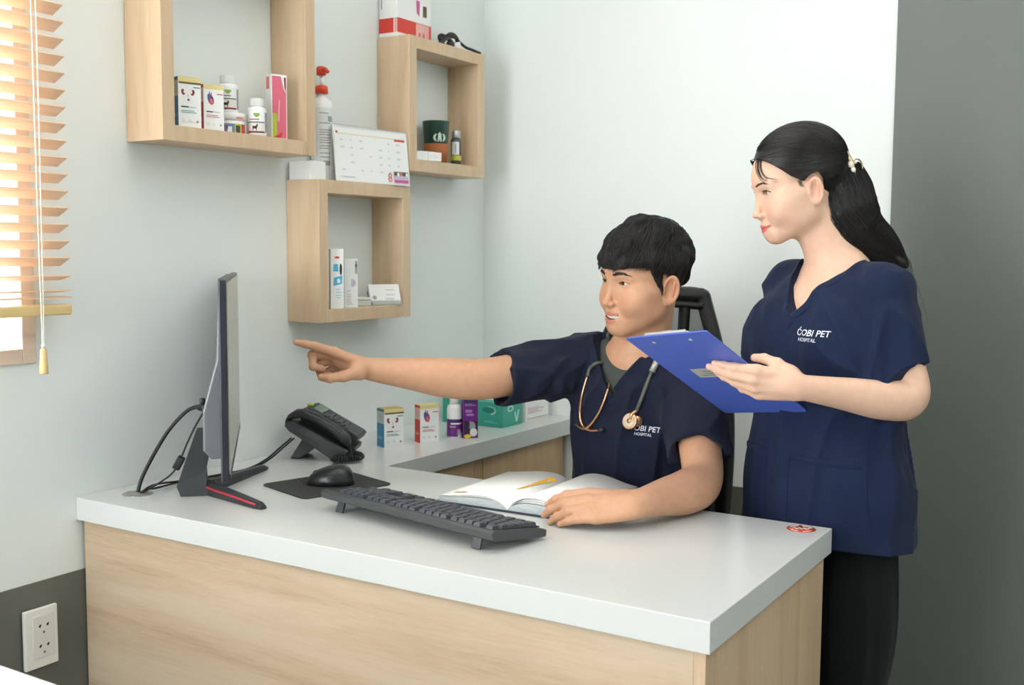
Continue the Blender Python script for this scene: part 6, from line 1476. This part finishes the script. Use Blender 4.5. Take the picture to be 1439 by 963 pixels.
for a, bb, w, dp in ((Wp(0.118, -0.045, 1.17), Wp(0.128, -0.06, 1.03), 0.010, 0.008), (Wp(0.10, -0.1, 1.04), Wp(0.03, -0.13, 0.98), 0.013, 0.005), (Wp(0.09, -0.11, 0.84), Wp(0.03, -0.13, 0.74), 0.016, 0.005)):
    s.disp(lambda p, a=a, b=bb, w=w, dp=dp: crease(p, a, b, w, dp), np.minimum(a, bb)-0.06, np.maximum(a, bb)+0.06)
nd_ = A3(HMw.translation)-NBw; nd_ /= np.linalg.norm(nd_)
s.cone(NBw-nd_*0.03, NBw+nd_*0.10, 0.060, 0.066, 0.005, 's')
ZVw = 1.138
s.fn(lambda p: np.maximum(np.maximum(np.abs(p[:, 0]-0.014*np.clip((1.245-p[:, 2])/0.12, 0, 1))-0.66*(p[:, 2]-ZVw)-0.002, ZVw-p[:, 2]), p[:, 1]-0.012)*0.8, (-0.09, -0.2, ZVw), (0.09, 0.013, 1.27), 0.002, 's', WM)
s.fn(lambda p: p[:, 2]-0.704-0.008*np.sin(p[:, 0]*7)-0.006*np.sin(p[:, 1]*11), (0.9, 1.8, 0.4), (1.7, 2.6, 0.725), 0.0, 's')
shirt_w = s; V, F = s.mesh(0.0029); top_w = np_mesh('scrub_top', V, F, [M_navy2], wom)
fdir = -WY; ln = lambda x, z, y=-0.25: tuple(Wp(x, y, z))
def wband(name, pts, r, flat=0.22, m=M_navy2, par=top_w): 
    c = crv([ln(*p) for p in pts], 14); q = cast(shirt_w, c, WY); q = q[np.abs((q-c) @ WY) < 0.30]; V, F = tubes([q], [[r]*len(q)], 8, flat, WY); return np_mesh(name, V, F, [m], par)
wband('neck_band', [(0.088, 1.252), (0.062, 1.205), (0.037, 1.163), (0.008, 1.120)], 0.0080); wband('neck_band', [(-0.084, 1.252), (-0.045, 1.205), (-0.016, 1.163), (0.016, 1.128)], 0.0080)
for x0, x1 in ((0.035, 0.150), (-0.035, -0.150)):   # patch pockets
    c = [(x0, 0.870), (x1, 0.862)]; wband('pocket', c, 0.007, 0.30); 
    wband('pocket_seam', [(x0, 0.868), (x0+0.002, 0.80), (x0+0.002, 0.74)], 0.0018, 0.5)
wband('side_seam', [(0.150, 0.93), (0.160, 0.80), (0.168, 0.73)], 0.0016, 0.5)
o = seen(shirt_w, 1120, 467); U_ = (seen(shirt_w, 1157, 470)-o).normalized(); Nn = ((CAM-o).normalized()*0.4+Vector(tuple(-WY))*0.6).normalized(); Vv = Nn.cross(U_)
lettering(top_w, shirt_w, o, U_, Vv, Nn, [('\u0106OBI PET', 0.0, 0.0, 0.0168, 0.15), ('HOSPITAL', 0.0045, -0.0132, 0.0094, 0.05)], 'white embroidered lettering')
# ---- trousers, shoes
s = Sculpt(); s.ell((0, 0.006, 0.75), (0.150, 0.116, 0.10), 0, 'u', WM)
for x in (-1, 1): s.limb([Wp(x*0.068, 0.006, 0.74), Wp(x*0.085, 0.0, 0.55), Wp(x*0.082, -0.005, 0.36), Wp(x*0.082, 0.02, 0.06)], (0.080, 0.082, 0.068, 0.062), 0.02)
s.disp(folds(0.006, (0, 0, 1), 13, 1, 1.7), Wp(0, 0, 0.4)-0.35, Wp(0, 0, 0.4)+0.36); s.fn(lambda p: p[:, 2]-0.03, (0.9, 1.8, -0.1), (1.7, 2.6, 0.03), 0.0, 's')
V, F = s.mesh(0.004); np_mesh('trousers', V, F, [M_trs], wom)
for x in (-1, 1):
    s = Sculpt(); s.ell((x*0.082, 0.01, 0.05), (0.036, 0.05, 0.045), 0, 'u', WM); s.ell((x*0.084, -0.07, 0.035), (0.040, 0.085, 0.034), 0.03, 'u', WM); s.fn(lambda p: p[:, 2]-0.003, Wp(x*0.08, -0.05, -0.1)-0.2, Wp(x*0.08, -0.05, 0.003)+np.array((0.2, 0.2, 0)), 0.0, 's'); V, F = s.mesh(0.004); np_mesh('shoe', V, F, [M_shoe], wom)

# ================================================================== clipboard in her hand
cbm = Matrix((bu, bv, bn_)).transposed().to_4x4(); cbm.translation = cen
cp = thing('clipboard', 'blue clipboard held by the standing woman, back side with a grey sticker', 'clipboard', tuple(cen), rot=tuple(cbm.to_euler()))
M_cb = mat('clipboard_blue', (80, 105, 198), 0.4); M_clipm = mat('clip_steel', (206, 208, 210), 0.3, 0.6)
part('board', B().prism(rrect(BW, BHt, 0.006), 'z', -0.0015, 0.0015, M_cb, 0.0005), cp)
part('paper', B().box((0, -0.01, -0.0024), (BW*0.93, BHt*0.9, 0.0012), W_ if 'W_' in globals() else M_cb), cp)
b = B().box((0, BHt/2-0.014, -0.0035), (0.11, 0.024, 0.003), M_clipm, 0.001).box((0, BHt/2-0.001, -0.004), (0.10, 0.006, 0.005), M_clipm, 0.0015); b.tube([(-0.012, BHt/2-0.004, -0.007), (0.012, BHt/2-0.004, -0.007)], 0.003, M_clipm, 10); part('clip', b, cp, label='silver clip')
for x in (-0.045, 0.045): part('rivet', B().lathe([(0.0045, 0.0014), (0.0045, 0.0022), (0.003, 0.0028)], M_clipm, (x, BHt/2-0.024, 0), 16), cp)
b = B().box((0.006, 0.012, 0.0017), (0.098, 0.034, 0.0005), mat('sticker_grey', (170, 174, 168), 0.6))
sx = -1 if (bu.cross(bv)).dot(bn_) < 0 else 1
rr = random.Random(4)
for v in (0.019, 0.011, 0.004): b.box((0.006+rr.uniform(-0.01, 0.01), v, 0.0020), (rr.uniform(0.04, 0.075), 0.0028, 0.0002), mat('sticker_ink', (118, 122, 118), 0.7))
part('sticker', b, cp, label='grey worn sticker')
b = B().lathe([(0.004, 0.0014), (0.004, 0.0019)], M_clipm, (0.03, -0.055, 0), 12); part('hole_eyelet', b, cp)
